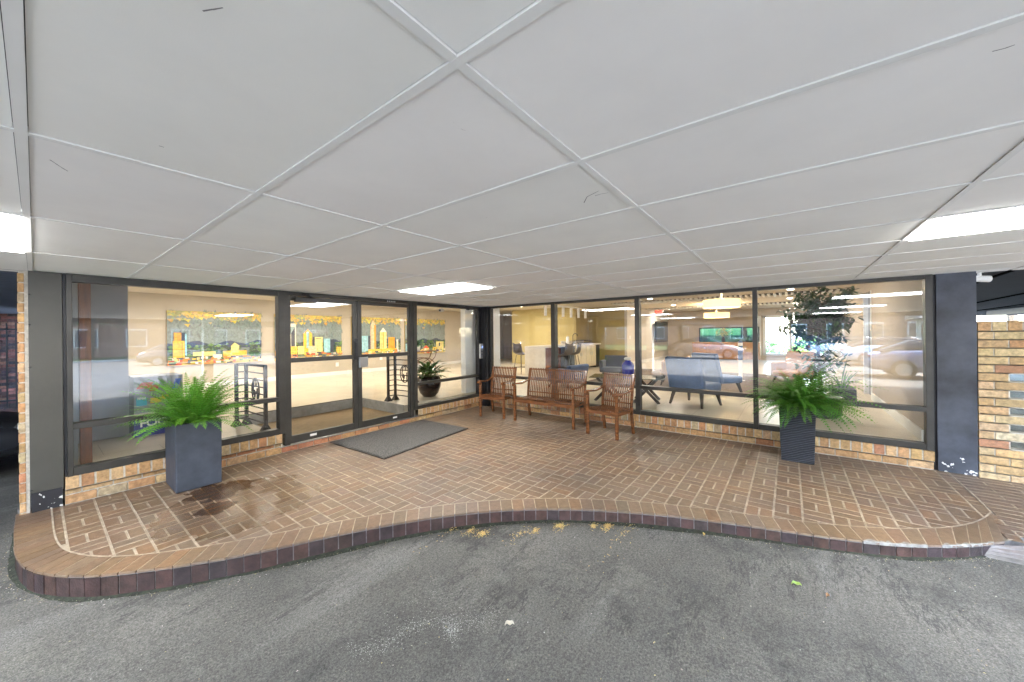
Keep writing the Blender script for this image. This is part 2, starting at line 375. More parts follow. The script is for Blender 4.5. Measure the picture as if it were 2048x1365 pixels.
for i in range(-2, 32):
    for j in range(-8, 30):
        x0 = .139 + PT * i; y0 = -.079 + PT * j
        for k in (0, 1):
            if (i + j) % 2: X0, X1, Y0, Y1 = x0, x0 + PT, y0 + k * PT / 2, y0 + (k + 1) * PT / 2
            else: X0, X1, Y0, Y1 = x0 + k * PT / 2, x0 + (k + 1) * PT / 2, y0, y0 + PT
            cs = [(X0, Y0), (X1, Y0), (X1, Y1), (X0, Y1)]
            if Y1 < -1.32: continue
            Y0 = max(Y0, -1.358); cs = [(X0, Y0 + .01), (X1, Y0 + .01), (X1, Y1), (X0, Y1)]
            if not all(inside(x, y, fieldout2) for x, y in cs): continue
            q = random.uniform(-.0007, .0010)
            pav(b, X0 + g, X1 - g, Y0 + g, Y1 - g, -.0045 + q, pavecol())
# running rows beyond the field, in front of the screen wall
for j in range(0, 24):
    for i in range(0, 24):
        x0 = 4.1 + .099 * i; y1 = -1.16 - PT * 2 * j - (PT if i % 2 else 0) + PT; y0 = y1 - PT * 2
        yt = -1.362 if x0 > 4.88 else -1.245 - (x0 + .05 - 4.316) * .171
        y1 = min(y1, yt)
        if y1 - y0 < .03: continue
        if x0 > 6.15 or not inside(x0 + .05, y1 - .01, poly): continue
        while not inside(x0 + .05, y0, poly) and y0 < y1 - .03: y0 += .01
        pav(b, x0 + g, x0 + .099 - g, y0 + g, y1 - g, -.0042, jit((.165, .118, .090), .10, .03))
b.build('paving', m_paver, plat)
b = MB(); c_ = MB()
for k in range(NB):
    s0 = acc[-1] * (k / NB); s1 = acc[-1] * ((k + 1) / NB)
    o0, o1, i0, i1 = at(CO, s0), at(CO, s1), at(CI, s0), at(CI, s1)
    def lp(a, c, t): return (a[0] + (c[0] - a[0]) * t, a[1] + (c[1] - a[1]) * t)
    e = .04; q = random.uniform(-.0004, .0015); ex = random.uniform(0, .016)
    A, B_, C_, D = lp(o0, o1, e), lp(o0, o1, 1 - e), lp(i1, i0, e), lp(i1, i0, 1 - e)
    A = lp(A, D, -ex - .02); B_ = lp(B_, C_, -ex - .02 + random.uniform(-.01, .01)); C_ = lp(C_, B_, .02); D = lp(D, A, .02)
    col = pavecol(); z = .0015 + q
    b.add([(*A, z - .014), (*B_, z - .014), (*C_, z - .014), (*D, z - .014), (*lp(A, D, .015), z), (*lp(B_, C_, .015), z), (*lp(C_, B_, .01), z), (*lp(D, A, .01), z)],
          [(4, 5, 6, 7), (0, 1, 5, 4), (1, 2, 6, 5), (2, 3, 7, 6), (3, 0, 4, 7)], col)
    # curb face brick below the nosing
    e = .035; zb = asz(o0[0]) - .03
    A, B_ = lp(o0, o1, e), lp(o0, o1, 1 - e); nx, ny = (i0[0] - o0[0]), (i0[1] - o0[1]); nl = math.hypot(nx, ny) or 1; nx /= nl; ny /= nl
    off = random.uniform(-.002, .002) + .002
    F = [(A[0] + nx * off, A[1] + ny * off), (B_[0] + nx * off, B_[1] + ny * off), (B_[0] + nx * .05, B_[1] + ny * .05), (A[0] + nx * .05, A[1] + ny * .05)]
    c_.prism(F, zb, -.022, jit(random.choice([(.075, .040, .034), (.068, .036, .032), (.085, .043, .034), (.060, .038, .038)]), .12, .05))
b.build('border_course', m_paver, plat); c_.build('curb_course', m_curb, plat)
bd = MB(); n = len(CO); QO = inset(.006)
bd.add([(x, y, -.0006) for x, y in QO] + [(x, y, -.0006) for x, y in CI], [(i, i + 1, n + i + 1, n + i) for i in range(n - 1)])
def band(C, w_, z):
    V = []
    for k in range(len(C)):
        a_, c__ = C[max(0, k - 1)], C[min(len(C) - 1, k + 1)]; dx, dy = c__[0] - a_[0], c__[1] - a_[1]; l_ = math.hypot(dx, dy) or 1
        V += [(C[k][0] - dy / l_ * w_ / 2, C[k][1] + dx / l_ * w_ / 2, z), (C[k][0] + dy / l_ * w_ / 2, C[k][1] - dx / l_ * w_ / 2, z)]
    bd.add(V, [(2 * k, 2 * k + 1, 2 * k + 3, 2 * k + 2) for k in range(len(C) - 1)])
band(CI + [(5.3, -1.36), (6.1, -1.36)], .011, .0032)
bd.build('border_grout', m_mortar2, plat)
# mortar bed behind the curb bricks
b = MB(); P1 = []; 
for k in range(len(CO)):
    nx, ny = CI[k][0] - CO[k][0], CI[k][1] - CO[k][1]; nl = math.hypot(nx, ny); P1.append((CO[k][0] + nx / nl * .008, CO[k][1] + ny / nl * .008))
n = len(P1)
b.add([(x, y, -.31) for x, y in P1] + [(x, y, -.010) for x, y in P1] + [(CI[k][0], CI[k][1], -.0101) for k in range(n)],
      [(i, i + 1, n + i + 1, n + i) for i in range(n - 1)] + [(n + i, n + i + 1, 2 * n + i + 1, 2 * n + i) for i in range(n - 1)])
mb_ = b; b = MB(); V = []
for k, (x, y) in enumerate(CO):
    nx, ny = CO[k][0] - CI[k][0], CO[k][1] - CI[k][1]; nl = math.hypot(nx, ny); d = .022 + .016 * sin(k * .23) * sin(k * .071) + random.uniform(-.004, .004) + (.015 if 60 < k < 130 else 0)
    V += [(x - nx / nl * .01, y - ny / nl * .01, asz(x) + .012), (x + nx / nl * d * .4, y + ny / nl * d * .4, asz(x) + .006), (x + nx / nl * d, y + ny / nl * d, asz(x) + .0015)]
b.add(V, [(3 * k + a, 3 * k + 1 + a, 3 * k + 4 + a, 3 * k + 3 + a) for k in range(len(CO) - 1) for a in (0, 1)]); b.build('dark_edge_strip', mat('dark_green_edge', (.035, .04, .026), .9, var=.6, vs_=30, bump=.6, bs=80), plat)  # dark green strip with a wavy outer edge along the curb foot
b = mb_
b.build('mortar_bed', mat('dark_grout', (.22, .21, .205), .9, var=.4, vs_=15, bump=.4, bs=120), plat)
# chipped pale mortar patch on the nosing at the right
b = MB()
for k in range(int(NB * .89), int(NB * .995)):
    if random.random() < .18: continue
    s0 = acc[-1] * k / NB; s1 = acc[-1] * (k + 1) / NB; o0, o1, i0 = at(CO, s0), at(CO, s1), at(CI, s0)
    nx, ny = (i0[0] - o0[0]), (i0[1] - o0[1]); nl = math.hypot(nx, ny); nx /= nl; ny /= nl
    V = []; 
    for t in range(6):
        px_, py_ = o0[0] + (o1[0] - o0[0]) * (t / 5 + random.uniform(-.06, .06)), o0[1] + (o1[1] - o0[1]) * t / 5; d = random.choice([.001, .006, .015, .034]) * random.uniform(.6, 1)
        V += [(px_ - nx * .008, py_ - ny * .008, -.016), (px_ - nx * .007, py_ - ny * .007, .0035), (px_ + nx * d, py_ + ny * d, .0040)]
    b.add(V, [(3 * t + a, 3 * t + 3 + a, 3 * t + 4 + a, 3 * t + 1 + a) for t in range(5) for a in (0, 1)])
b.build('mortar_patch', mat('chipped_mortar', (.34, .32, .29), .9, var=.35, vs_=25), plat)
# sloping paved ramp at the right end
rp_ = thing('paved_ramp', 'grey sloping paver ramp at the right end of the curb', 'ramp', (4.6, -1.8, -.1)); rp_['kind'] = 'structure'
a0 = onz(1975, 1092, -.012); a1 = onz(2048, 1040, -.003); q0 = onz(1962, 1113, asz(4)); q1 = onz(2060, 1142, asz(4))
b = MB(); N = 7; M_ = 5
A0 = Vector((4.22, -1.13, -.02)); A1 = Vector((5.5, -3.2, -.004)); B0 = Vector((q0.x, q0.y, asz(4) + .002)); B1 = Vector((4.35, -3.6, asz(4) + .002))
bb = MB()
VV = [A0.lerp(A1, u / 20).lerp(B0.lerp(B1, u / 20), v / 8) for u in range(21) for v in range(9)]
bb.add(VV, [(u * 9 + v, u * 9 + v + 1, u * 9 + v + 10, u * 9 + v + 9) for u in range(20) for v in range(8)])
bb.build('bed', mat('ramp_grout', (.24, .225, .21), .9, var=.3, vs_=8), rp_)
for i in range(10):
    for j in range(4):
        u0, u1, v0, v1 = i / 10 + .006, (i + 1) / 10 - .006, j / 4 + .012, (j + 1) / 4 - .012
        def pt(u, v): return A0.lerp(A1, u).lerp(B0.lerp(B1, u), v) + Vector((0, 0, .004))
        b.add([pt(u0, v0), pt(u1, v0), pt(u1, v1), pt(u0, v1)], [(0, 3, 2, 1)], jit((.20, .175, .165), .12, .04))
b.build('pavers', m_paver, rp_)

# ================================================================== brick base walls (real bricks in mortar)
def brick_box(b, x0, x1, y0, y1, z0, z1, cf=brickcol):
    b.box(x0, x1, y0, y1, z0, z1, cf())
def base_wall(parent, axis, p, a0, a1, ztop, side):
    """rowlock sill course over a recess and a stretcher course. axis 'x': runs along x on plane y=p (bricks towards -y)."""
    mo, br = MB(), MB()
    def put(mb, s0, s1, d0, d1, z0, z1, col=None):
        if axis == 'x': mb.box(s0, s1, p - d1, p - d0, z0, z1, col)
        else: mb.box(p - d1, p - d0, s0, s1, z0, z1, col)
    rz0 = ztop - .115
    put(mo, a0, a1, -.20, .012, -.01, rz0 - .016); put(mo, a0, a1, -.20, .052, rz0, ztop - .004)
    s = a0
    while s < a1 - .03:
        e = min(s + .083 + random.uniform(-.002, .002), a1); put(br, s, e, -.02, .058 + random.uniform(-.003, .003), rz0 + .004, ztop + random.uniform(-.002, .002), brickcol()); s = e + .015
    zz = 0.006; r = 0
    while zz < rz0 - .03:
        h = min(.078, rz0 - zz - .016); s = a0 - (.1 if r % 2 else 0)
        while s < a1 - .02:
            e = min(s + .195, a1); q = max(s, a0)
            if e - q > .02: put(br, q, e, -.02, (.024 if zz < .05 else .018) + random.uniform(-.002, .002), zz, zz + h, brickcol())
            s = e + .011
        zz += h + .012; r += 1
    mo.build('mortar', m_mortar, parent); br.build('bricks', m_brick, parent, bevel=.002, seg=1)

# ================================================================== left storefront
def glassbox(parent, axis, p, a0, a1, z0, z1, name='glass'):
    b = MB()
    if axis == 'x': b.box(a0, a1, p - .003, p + .003, z0, z1)
    else: b.box(p - .003, p + .003, a0, a1, z0, z1)
    return b.build(name, m_glass, parent)
sf = thing('lobby_storefront', 'bronze framed lobby window wall with brick sill and double doors', 'shop front', (3, YL, 0))
bw = thing('brick_sill', None, None, (0, 0, 0)); bw.parent = sf; bw.location = (0, 0, 0)
base_wall(bw, 'x', YL, .162, 1.99, .262, 1)
bw2 = thing('brick_sill', None, None, (0, 0, 0)); bw2.parent = sf
base_wall(bw2, 'x', YL, 4.225, 6.02, .212, 1)
bw3 = thing('brick_step', None, None, (0, 0, 0)); bw3.parent = sf
mo, br = MB(), MB(); mo.box(1.995, 4.22, YL - .006, YL + .2, -.01, .074); s = 2.0
while s < 4.2:
    e = min(s + .196, 4.218); br.box(s, e, YL - .02, YL + .02, .006, .07, jit((.42, .18, .085), .2, .08) if random.random() < .65 else brickcol()); s = e + .011
mo.build('mortar', m_mortar, bw3); br.build('bricks', m_brick, bw3, bevel=.002, seg=1)
b = MB(); b.box(1.97, 4.25, YL - .028, YL + .12, .078, .088); b.build('threshold', m_steel, sf)
def xf(b, x0, x1, z0, z1, d=.05, o=0): b.box(x0, x1, YL - d + o, YL + .06, z0, z1)
b = MB()
xf(b, .178, .214, .262, 2.168); xf(b, .214, 1.962, 2.095, 2.168, .045); xf(b, .214, 1.962, .262, .335, .045)
xf(b, .214, 1.962, .70, .755, .047); xf(b, 1.962, 2.035, .264, 2.168, .055)
xf(b, 2.035, 2.10, .09, 2.168, .035); xf(b, 2.10, 4.085, 2.118, 2.168, .03)
xf(b, 4.085, 4.15, .09, 2.168, .035); xf(b, 4.15, 4.224, .214, 2.168, .055)
xf(b, 4.224, 5.885, 2.10, 2.168, .045); xf(b, 4.224, 5.885, .214, .272, .045); xf(b, 4.224, 5.885, .645, .695, .047)
b.build('frame', m_frame, sf, bevel=.003)
b = MB(); b.box(.160, .177, YL - .02, YL + .05, 0.26, 2.168); b.build('dark_joint', m_framed, sf)
for (x0, x1, z0, z1) in [(.214, 1.962, .755, 2.095), (.214, 1.962, .335, .70), (4.224, 5.885, .695, 2.10), (4.224, 5.885, .272, .645)]:
    glassbox(sf, 'x', YL + .01, x0, x1, z0, z1, 'window_pane')
def leaf(x0, x1, hinge):
    d = thing('door_leaf', None, None, (0, 0, 0)); d.parent = sf; d.location = (0, 0, 0)
    b = MB(); y0, y1 = YL - .018, YL + .028
    sl_, sr = (.02, .068) if hinge == 'l' else (.068, .02)
    b.box(x0, x0 + sl_, y0, y1, .098, 2.112); b.box(x1 - sr, x1, y0, y1, .098, 2.112)
    b.box(x0 + sl_, x1 - sr, y0, y1, 2.052, 2.112); b.box(x0 + sl_, x1 - sr, y0, y1, .098, .20); b.box(x0 + sl_, x1 - sr, y0 - .004, y1, 1.20, 1.262)
    b.build('stiles', m_frame, d, bevel=.003)
    glassbox(d, 'x', YL + .005, x0 + sl_, x1 - sr, .20, 1.20); glassbox(d, 'x', YL + .005, x0 + sl_, x1 - sr, 1.262, 2.052)
    return d
dl = leaf(2.103, 3.088, 'l'); dr_ = leaf(3.094, 4.082, 'r')
b = MB(); b.box(3.02, 3.085, YL - .05, YL - .02, 1.19, 1.52); b.box(3.03, 3.06, YL - .075, YL - .05, 1.30, 1.46); b.build('lock', m_black, dl, bevel=.005)
b = MB(); b.box(3.10, 3.25, YL - .05, YL - .022, 1.06, 1.22); b.build('push_plate', m_steel, dr_, bevel=.004)
b = MB(); b.box(2.36, 2.45, YL - .024, YL - .019, .145, .175); b.build('sticker', m_white, dl)
b = MB(); b.box(3.72, 3.80, YL - .024, YL - .019, .14, .165); b.build('sticker', m_white, dr_)
b = MB(); b.box(2.16, 2.44, YL - .095, YL - .035, 2.03, 2.09); b.bar((2.40, YL - .07, 2.10), (2.20, YL - .2, 2.13), .02, .012); b.bar((2.20, YL - .2, 2.13), (2.38, YL - .04, 2.145), .02, .012)
b.build('door_closer', m_black, sf, bevel=.006)
b = MB()
for t in range(5): b.box(3.62 + t * .035, 3.64 + t * .035, YL - .036, YL - .031, 2.126, 2.15)
b.build('address_digits', m_steel, sf)

# corner post with intercom
cp = thing('corner_post', 'dark grooved metal post in the inner corner between both window walls', 'post', (6.0, 5.3, 0))
b = MB(); b.box(5.887, 5.97, YL - .045, YL + .06, 0, 2.168); b.box(6.045, 6.15, 5.158, 5.25, 0, 2.168); b.box(5.972, 6.15, 5.252, YL + .06, .0, 2.168); b.box(5.99, 6.043, 5.19, 5.25, 0, 2.168)
b.build('post', m_framed, cp, bevel=.003)
ic = thing('intercom', 'silver intercom panel with dark buttons mounted on the corner post', 'intercom', (5.93, YL - .06, 1.25))
p0 = ony(959, 688, YL - .06); p1 = ony(977, 716, YL - .06)
b = MB(); b.box(p0.x, p1.x, YL - .085, YL - .046, p1.z, p0.z); b.build('faceplate', m_steel, ic, bevel=.006)
b = MB(); b.box(p0.x + .04, p1.x - .04, YL - .089, YL - .084, p0.z - .10, p0.z - .05); b.build('screen', mat('intercom_screen', (.25, .35, .6), .2, emis=(.35, .5, .9), es=.03), ic)
for k, (dx, dz) in enumerate([(.05, .17), (.11, .17), (.05, .23), (.11, .23)]):
    b = MB(); b.lathe([(.012, 0), (.012, .01)], (0, 0, 0), 12); o = b.build('button', m_black, ic, world=False); o.location = (p0.x + dx * .9 - 5.93, -.024, p0.z - dz - 1.25); o.rotation_euler = (R(90), 0, 0)

# ================================================================== right storefront
rf = thing('lounge_storefront', 'bronze framed lounge window wall of four tall panes over a brick sill', 'shop front', (XR, 2, 0))
bw = thing('brick_sill', None, None); bw.parent = rf
base_wall(bw, 'y', XR, -1.262, 5.155, .212, 1)
def yf(b, y0, y1, z0, z1, d=.05): b.box(XR - d, XR + .06, y0, y1, z0, z1)
b = MB()
yf(b, -1.262, -1.205, .214, 2.168)
for a, c in ((.342, .399), (1.946, 2.02), (3.537, 3.625)): yf(b, a, c, .214, 2.168, .055)
for a, c in ((-1.205, .342), (.399, 1.946), (2.02, 3.537), (3.625, 5.155)):
    yf(b, a, c, 2.125, 2.168, .045); yf(b, a, c, .214, .285, .045); yf(b, a, c, .638, .692, .047)
b.build('frame', m_frame, rf, bevel=.003)
for a, c in ((-1.205, .342), (.399, 1.946), (2.02, 3.537), (3.625, 5.155)):
    glassbox(rf, 'y', XR + .01, a, c, .692, 2.125, 'window_pane'); glassbox(rf, 'y', XR + .01, a, c, .285, .638, 'window_pane')

# ================================================================== columns, pier, screen wall
def column_mat(name, c1, c2, chipz):
    m = mat(name, c1, .6, var=.2, vs_=1.5, col2=c2, bump=.15, bs=25, detail=6, vc=(.34, .64))
    t = m.node_tree; L = t.links.new; bs = t.nodes['Principled BSDF']; g = _n(t, 'ShaderNodeNewGeometry')
    nz = _n(t, 'ShaderNodeTexNoise'); nz.inputs['Scale'].default_value = 16; nz.inputs['Detail'].default_value = 5; L(g.outputs['Position'], nz.inputs[0])
    sx = _n(t, 'ShaderNodeSeparateXYZ'); L(g.outputs['Position'], sx.inputs[0])
    mr = _n(t, 'ShaderNodeMapRange'); L(sx.outputs[2], mr.inputs[0]); mr.inputs[1].default_value = 0; mr.inputs[2].default_value = chipz; mr.inputs[3].default_value = .56; mr.inputs[4].default_value = .80
    gt = _n(t, 'ShaderNodeMath', operation='GREATER_THAN'); L(nz.outputs['Fac'], gt.inputs[0]); L(mr.outputs[0], gt.inputs[1])
    src = bs.inputs['Base Color'].links[0].from_socket
    mx = _n(t, 'ShaderNodeMix', data_type='RGBA'); L(gt.outputs[0], mx.inputs[0]); L(src, mx.inputs[6]); mx.inputs[7].default_value = (.62, .61, .58, 1)
    L(mx.outputs[2], bs.inputs['Base Color']); return m
m_colL = column_mat('olive_column_paint', (.066, .063, .052), (.048, .046, .039), .02)
m_colL2 = column_mat('dark_patch_paint', (.022, .021, .026), (.014, .014, .018), .28)
m_colR = column_mat('blue_grey_column_paint', (.085, .096, .125), (.020, .022, .030), .34)
c1 = thing('steel_column', 'olive grey clad column left of the lobby window with scuffed dark foot', 'column', (.06, YL, 0))
b = MB(); b.box(-.036, .155, YL - .03, YL + .14, .178, 2.168); b.build('cladding', m_colL, c1, bevel=.002)
b = MB(); b.box(-.030, .148, YL - .022, YL + .12, 0, .175); b.build('foot', m_colL2, c1)
b = MB()
for zz in (1.95, 1.68, 1.30, .20):
    b.lathe([(.004, 0), (.009, .004), (.006, .01)], (-.030, YL - .036, zz), 8)
b.build('bolt', m_black, c1)
c2 = thing('steel_column', 'blotchy blue grey column right of the lounge window with chipped white foot', 'column', (XR, -1.42, 0))
b = MB(); b.box(XR - .035, XR + .14, -1.572, -1.288, 0, 2.168); b.build('shaft', m_colR, c2, bevel=.003)
b = MB(); b.box(XR - .01, XR + .06, -1.287, -1.263, 0, 2.168); b.build('joint', m_framed, c2)
# brick pier at the far left
pier = thing('brick_pier', 'narrow weathered brick pier end left of the olive column', 'pier', (-.06, YL + .05, 0))
mo, br = MB(), MB(); mo.box(-.088, -.037, YL + .002, YL + .30, asz(-1), 2.168); z = asz(-1) + .01; r = 0
while z < 2.12:
    h = .079
    br.box(-.093 - random.uniform(0, .003), -.058, YL - .006, YL + .19 if r % 2 else YL + .09, z, z + h, brickcol())
    z += h + .010; r += 1
mo.build('mortar', m_mortar, pier); br.build('bricks', m_brick, pier, bevel=.004)
# perforated screen wall at the far right
sw = thing('brick_screen_wall', 'low buff brick screen wall with slot openings right of the blue column', 'wall', (XR, -2.6, 0))
mo, br = MB(), MB(); m_brick2 = mat('pale_brick', attr=True, rough=.85, var=.38, vs_=26, bump=.5, bs=80, detail=9)
P_ = .0865; zz = -.02; r = 0
slots = set(range(5, 14, 2)) | set()
ye = -1.578
yend = -6.0
while zz < 1.46:
    hole_row = r in (4, 6, 8, 10, 12)
    y = ye + (0 if r % 2 else 0); first = .10 if r % 2 else .195; k = 0
    while y > yend:
        L_ = first if k == 0 else .195; y2 = max(y - L_, yend)
        cell = k % 3
        if hole_row and k % 2 == 1: pass
        else: br.box(XR - .035, XR + .09, y2, y, zz, zz + .0755, brickcol2()); mo.box(XR - .028, XR + .083, y2 - .011, y, zz - .010, zz + .0860)
        y = y2 - .011; k += 1
    zz += P_; r += 1
y = ye
while y > yend:
    br.box(XR - .035, XR + .09, y - .088, y, zz, zz + .10, brickcol2()); y -= .099
mo.box(XR - .028, XR + .083, yend, ye - .001, zz - .01, zz + .092)
mo.build('mortar', m_mortar, sw); br.build('bricks', m_brick2, sw, bevel=.003)

# ================================================================== canopy
can = thing('canopy', 'low white tiled canopy ceiling over the entrance drive', 'canopy', (0, 0, ZC)); can['kind'] = 'structure'
X0c, Y0c = -.022, 1.81; XA, XB, YA, YB = -5.2, XR, -5.4, YL
panels = [(3.026, 3.03), (3.026, -1.847), (-.6316, 3.03), (-.6316, -1.847), (-4.289, 3.03), (-4.289, -1.847)]
b = MB(); ix0 = -9
for i in range(-9, 11):
    for j in range(-6, 4):
        x0 = X0c + .6096 * i; y0 = Y0c + 1.2192 * j; x1 = x0 + .6096; y1 = y0 + 1.2192
        if any(abs(x0 - p[0]) < .1 and abs(y0 - p[1]) < .1 for p in panels): continue
        x0, x1, y0, y1 = max(x0, XA), min(x1, XB + .2), max(y0, YA), min(y1, YB + .2)
        if x1 - x0 < .05 or y1 - y0 < .05: continue
        q = [random.uniform(0, .0020) for _ in range(4)]
        cc = jit((1, 1, 1), .03, .008)
        nx_, ny_ = 4, 6; V = []; 
        for u in range(nx_ + 1):
            for v in range(ny_ + 1):
                fu, fv = u / nx_, v / ny_; sag = -.0035 * sin(pi * fu) * sin(pi * fv) * random.uniform(.6, 1)
                V.append((x0 + .0142 + (x1 - x0 - .0284) * fu, y0 + .0142 + (y1 - y0 - .0284) * fv, ZC + .0035 + sag + (q[0] * (1 - fu) + q[1] * fu) * (1 - fv) + (q[2] * (1 - fu) + q[3] * fu) * fv))
        b.add(V, [(u * (ny_ + 1) + v, u * (ny_ + 1) + v + 1, (u + 1) * (ny_ + 1) + v + 1, (u + 1) * (ny_ + 1) + v) for u in range(nx_) for v in range(ny_)], cc)
def tilemat():
    m = mat('canopy_tile', attr=False, col=(.745, .735, .70), rough=.9, var=.035, vs_=2.2, bump=.04, bs=300)
    t = m.node_tree; L = t.links.new; bs = t.nodes['Principled BSDF']; tc = _n(t, 'ShaderNodeTexCoord')
    a = _n(t, 'ShaderNodeAttribute', attribute_name='Col'); src = bs.inputs['Base Color'].links[0].from_socket
    mx = _n(t, 'ShaderNodeMix', data_type='RGBA', blend_type='MULTIPLY'); mx.inputs[0].default_value = 1; L(src, mx.inputs[6]); L(a.outputs['Color'], mx.inputs[7])
    mp = _n(t, 'ShaderNodeMapping'); L(tc.outputs['Object'], mp.inputs[0]); mp.inputs['Scale'].default_value = (1.2, 5, 1); mp.inputs['Rotation'].default_value = (0, 0, .7)
    nz = _n(t, 'ShaderNodeTexNoise'); nz.inputs['Scale'].default_value = 2.4; nz.inputs['Detail'].default_value = 7; nz.inputs['Roughness'].default_value = .75; L(mp.outputs[0], nz.inputs[0])
    rp = _n(t, 'ShaderNodeValToRGB'); L(nz.outputs['Fac'], rp.inputs[0]); rp.color_ramp.elements[0].position = .685; rp.color_ramp.elements[1].position = .705
    rp.color_ramp.elements[0].color = (1, 1, 1, 1); rp.color_ramp.elements[1].color = (.55, .55, .53, 1)
    m2 = _n(t, 'ShaderNodeMix', data_type='RGBA', blend_type='MULTIPLY'); m2.inputs[0].default_value = 1; L(mx.outputs[2], m2.inputs[6]); L(rp.outputs[0], m2.inputs[7])
    L(m2.outputs[2], bs.inputs['Base Color']); return m
b.build('ceiling_tile', tilemat(), can)
b = MB(); tw = .0125
for i in range(-9, 12):
    x = X0c + .6096 * i
    if XA < x < XB: b.box(x - tw, x + tw, YA, YB + .1, ZC - .0008, ZC + .02)
for j in range(-6, 5):
    y = Y0c + 1.2192 * j
    if not YA < y < YB: continue
    for i in range(-9, 11):
        xa = max(XA, X0c + .6096 * i + tw); xb = min(XB + .1, X0c + .6096 * (i + 1) - tw)
        if xb > xa: b.box(xa, xb, y - tw, y + tw, ZC - .0002, ZC + .02)
b.build('grid', m_grid, can)
b = MB()   # tiny dark shadow gaps beside the runners, deck above
b.box(XA, XB + .15, YA, YB + .15, ZC + .03, ZC + .30); b.build('deck', m_black, can)
m_fascia = mat('dark_fascia', (.045, .042, .045), .5, var=.2)
b = MB(); b.box(XA - .1, XA, YA - .1, 26, 2.03, 2.75); b.box(XA, 20, YA - .1, YA, 2.03, 2.75); b.build('fascia', m_fascia, can)
cl = None
for k, (x, y) in enumerate(panels):
    lab = ['ceiling light panel over the mat in front of the entrance doors', 'ceiling light panel at the right above the lounge window', 'ceiling light panel at the left edge near the brick pier',
           'ceiling light panel near the drive', 'ceiling light panel over the outer drive', 'ceiling light panel at the outer drive corner'][k]
    t = thing('ceiling_light', 'bright white ' + lab, 'ceiling light', (x + .305, y + .61, ZC), group='lit panels in the canopy ceiling')
    b = MB(); b.box(x + .02, x + .59, y + .02, y + 1.2, ZC - .012, ZC + .006); b.build('diffuser', m_emit, t, bevel=.006)
    b = MB()
    for a in ((x + .0128, x + .0128 + .022, y + .0128, y + 1.206), (x + .575, x + .5968, y + .0128, y + 1.206), (x + .035, x + .575, y + .0128, y + .035), (x + .035, x + .575, y + 1.184, y + 1.206)): b.box(*a, ZC - .001, ZC + .0018)
    b.build('trim', m_grid, t)
b = MB()
for P in ([(100, 320), (112, 328), (124, 336), (136, 343)], [(1168, 406), (1174, 394), (1186, 388), (1198, 382)], [(1190, 392), (1204, 388), (1216, 386)], [(318, 292), (328, 295)], [(1985, 103), (2010, 97), (2030, 90)], [(405, 22), (425, 19), (446, 16)]):
    q_ = [onz(px, py, ZC - .0012) for px, py in P]
    for a_, c__ in zip(q_[:-1], q_[1:]):
        d_ = (c__ - a_).normalized(); sd_ = Vector((-d_.y, d_.x, 0)) * .0022; b.add([a_ - sd_ * random.uniform(.3, 1), a_ + sd_, c__ + sd_ * random.uniform(.3, 1), c__ - sd_ * .5], [(0, 1, 2, 3)])
b.build('scuff_mark', mat('scuff_grey', (.16, .155, .15), .9), can)
# slatted parking soffit left and right of the white ceiling
m_soff = mat('blue_grey_soffit', (.020, .024, .031), .8, var=.15, vs_=1.5, spec=.15); m_soff2 = mat('parking_soffit_paint', (.10, .12, .16), .7, var=.15, vs_=1.5)
sfl = thing('parking_soffit', 'dark blue grey slatted soffit over the parking bays behind the brick pier', 'soffit', (-2, 10, 2.2)); sfl['kind'] = 'structure'
b = MB(); y = YL + .06
while y < 16: b.box(-24, -.0, y, y + .185, ZC + .03, ZC + .06); y += .2
b.box(-24, 0, YL, 16, ZC + .075, ZC + .09); b.build('slats', m_soff2, sfl)
m_slotc = mat('conduit_paint', (.004, .004, .005), 1, spec=0)
sfr = thing('parking_soffit', 'dark slatted soffit seen over the brick screen wall at the right', 'soffit', (11, -4, 2.2)); sfr['kind'] = 'structure'
b = MB(); x = XR + .02
while x < 27: b.box(x, x + .185, -16, -1.62, ZC + .03, ZC + .06); x += .2
b.box(XR, 27.1, -16, -1.6, ZC + .075, ZC + .09); b.build('slats', m_soff, sfr)
b = MB()
for y in (-1.9, -3.0, -4.1): b.bar((XR + .02, y, ZC + .02), (26.5, y - 1.4, ZC + .02), .02)
b.build('conduit', m_slotc, sfr)
# ceiling hung security cameras
def camera_dev(loc, rz, label, mt):
    t = thing('security_camera', label, 'security camera', loc, rz)
    b = MB(); b.lathe([(.035, 0), (.035, -.012), (.015, -.015), (.015, -.05)], (0, 0, 0), 14); b.build('mount', mt, t, world=False, smooth=False)
    b = MB(); b.tube([(-.06, 0, -.075), (-.055, 0, -.075), (.08, 0, -.085), (.085, 0, -.085)], [.02, .033, .036, .03], 16); b.build('housing', mt, t, world=False)
    b = MB(); b.tube([(.0855, 0, -.085), (.088, 0, -.085)], [.022, .021], 14); b.build('lens', m_black, t, world=False)
    return t
pc = onz(876, 614, ZC); camera_dev((pc.x, pc.y - .12, ZC - .002), R(200), 'small grey security camera under the ceiling right of the doors', mat('grey_housing', (.45, .46, .48), .4))
pc = onx(1950, 553, XR + .15); camera_dev((XR + .22, -1.66, ZC + .02), R(-70), 'white bullet security camera behind the top of the blue column', m_white)
p0 = ony(832, 611, YL - .08); p1 = ony(927, 615, YL - .08)
b = MB(); b.box(4.22, 5.55, YL - .075, YL - .052, 2.10, 2.150); b.box(5.49, 5.56, YL - .085, YL - .052, 2.075, 2.152)
tag(b.build('window_awning_bar', m_black, None, bevel=.004), 'black bar with end cap along the top of the right lobby window', 'bar')

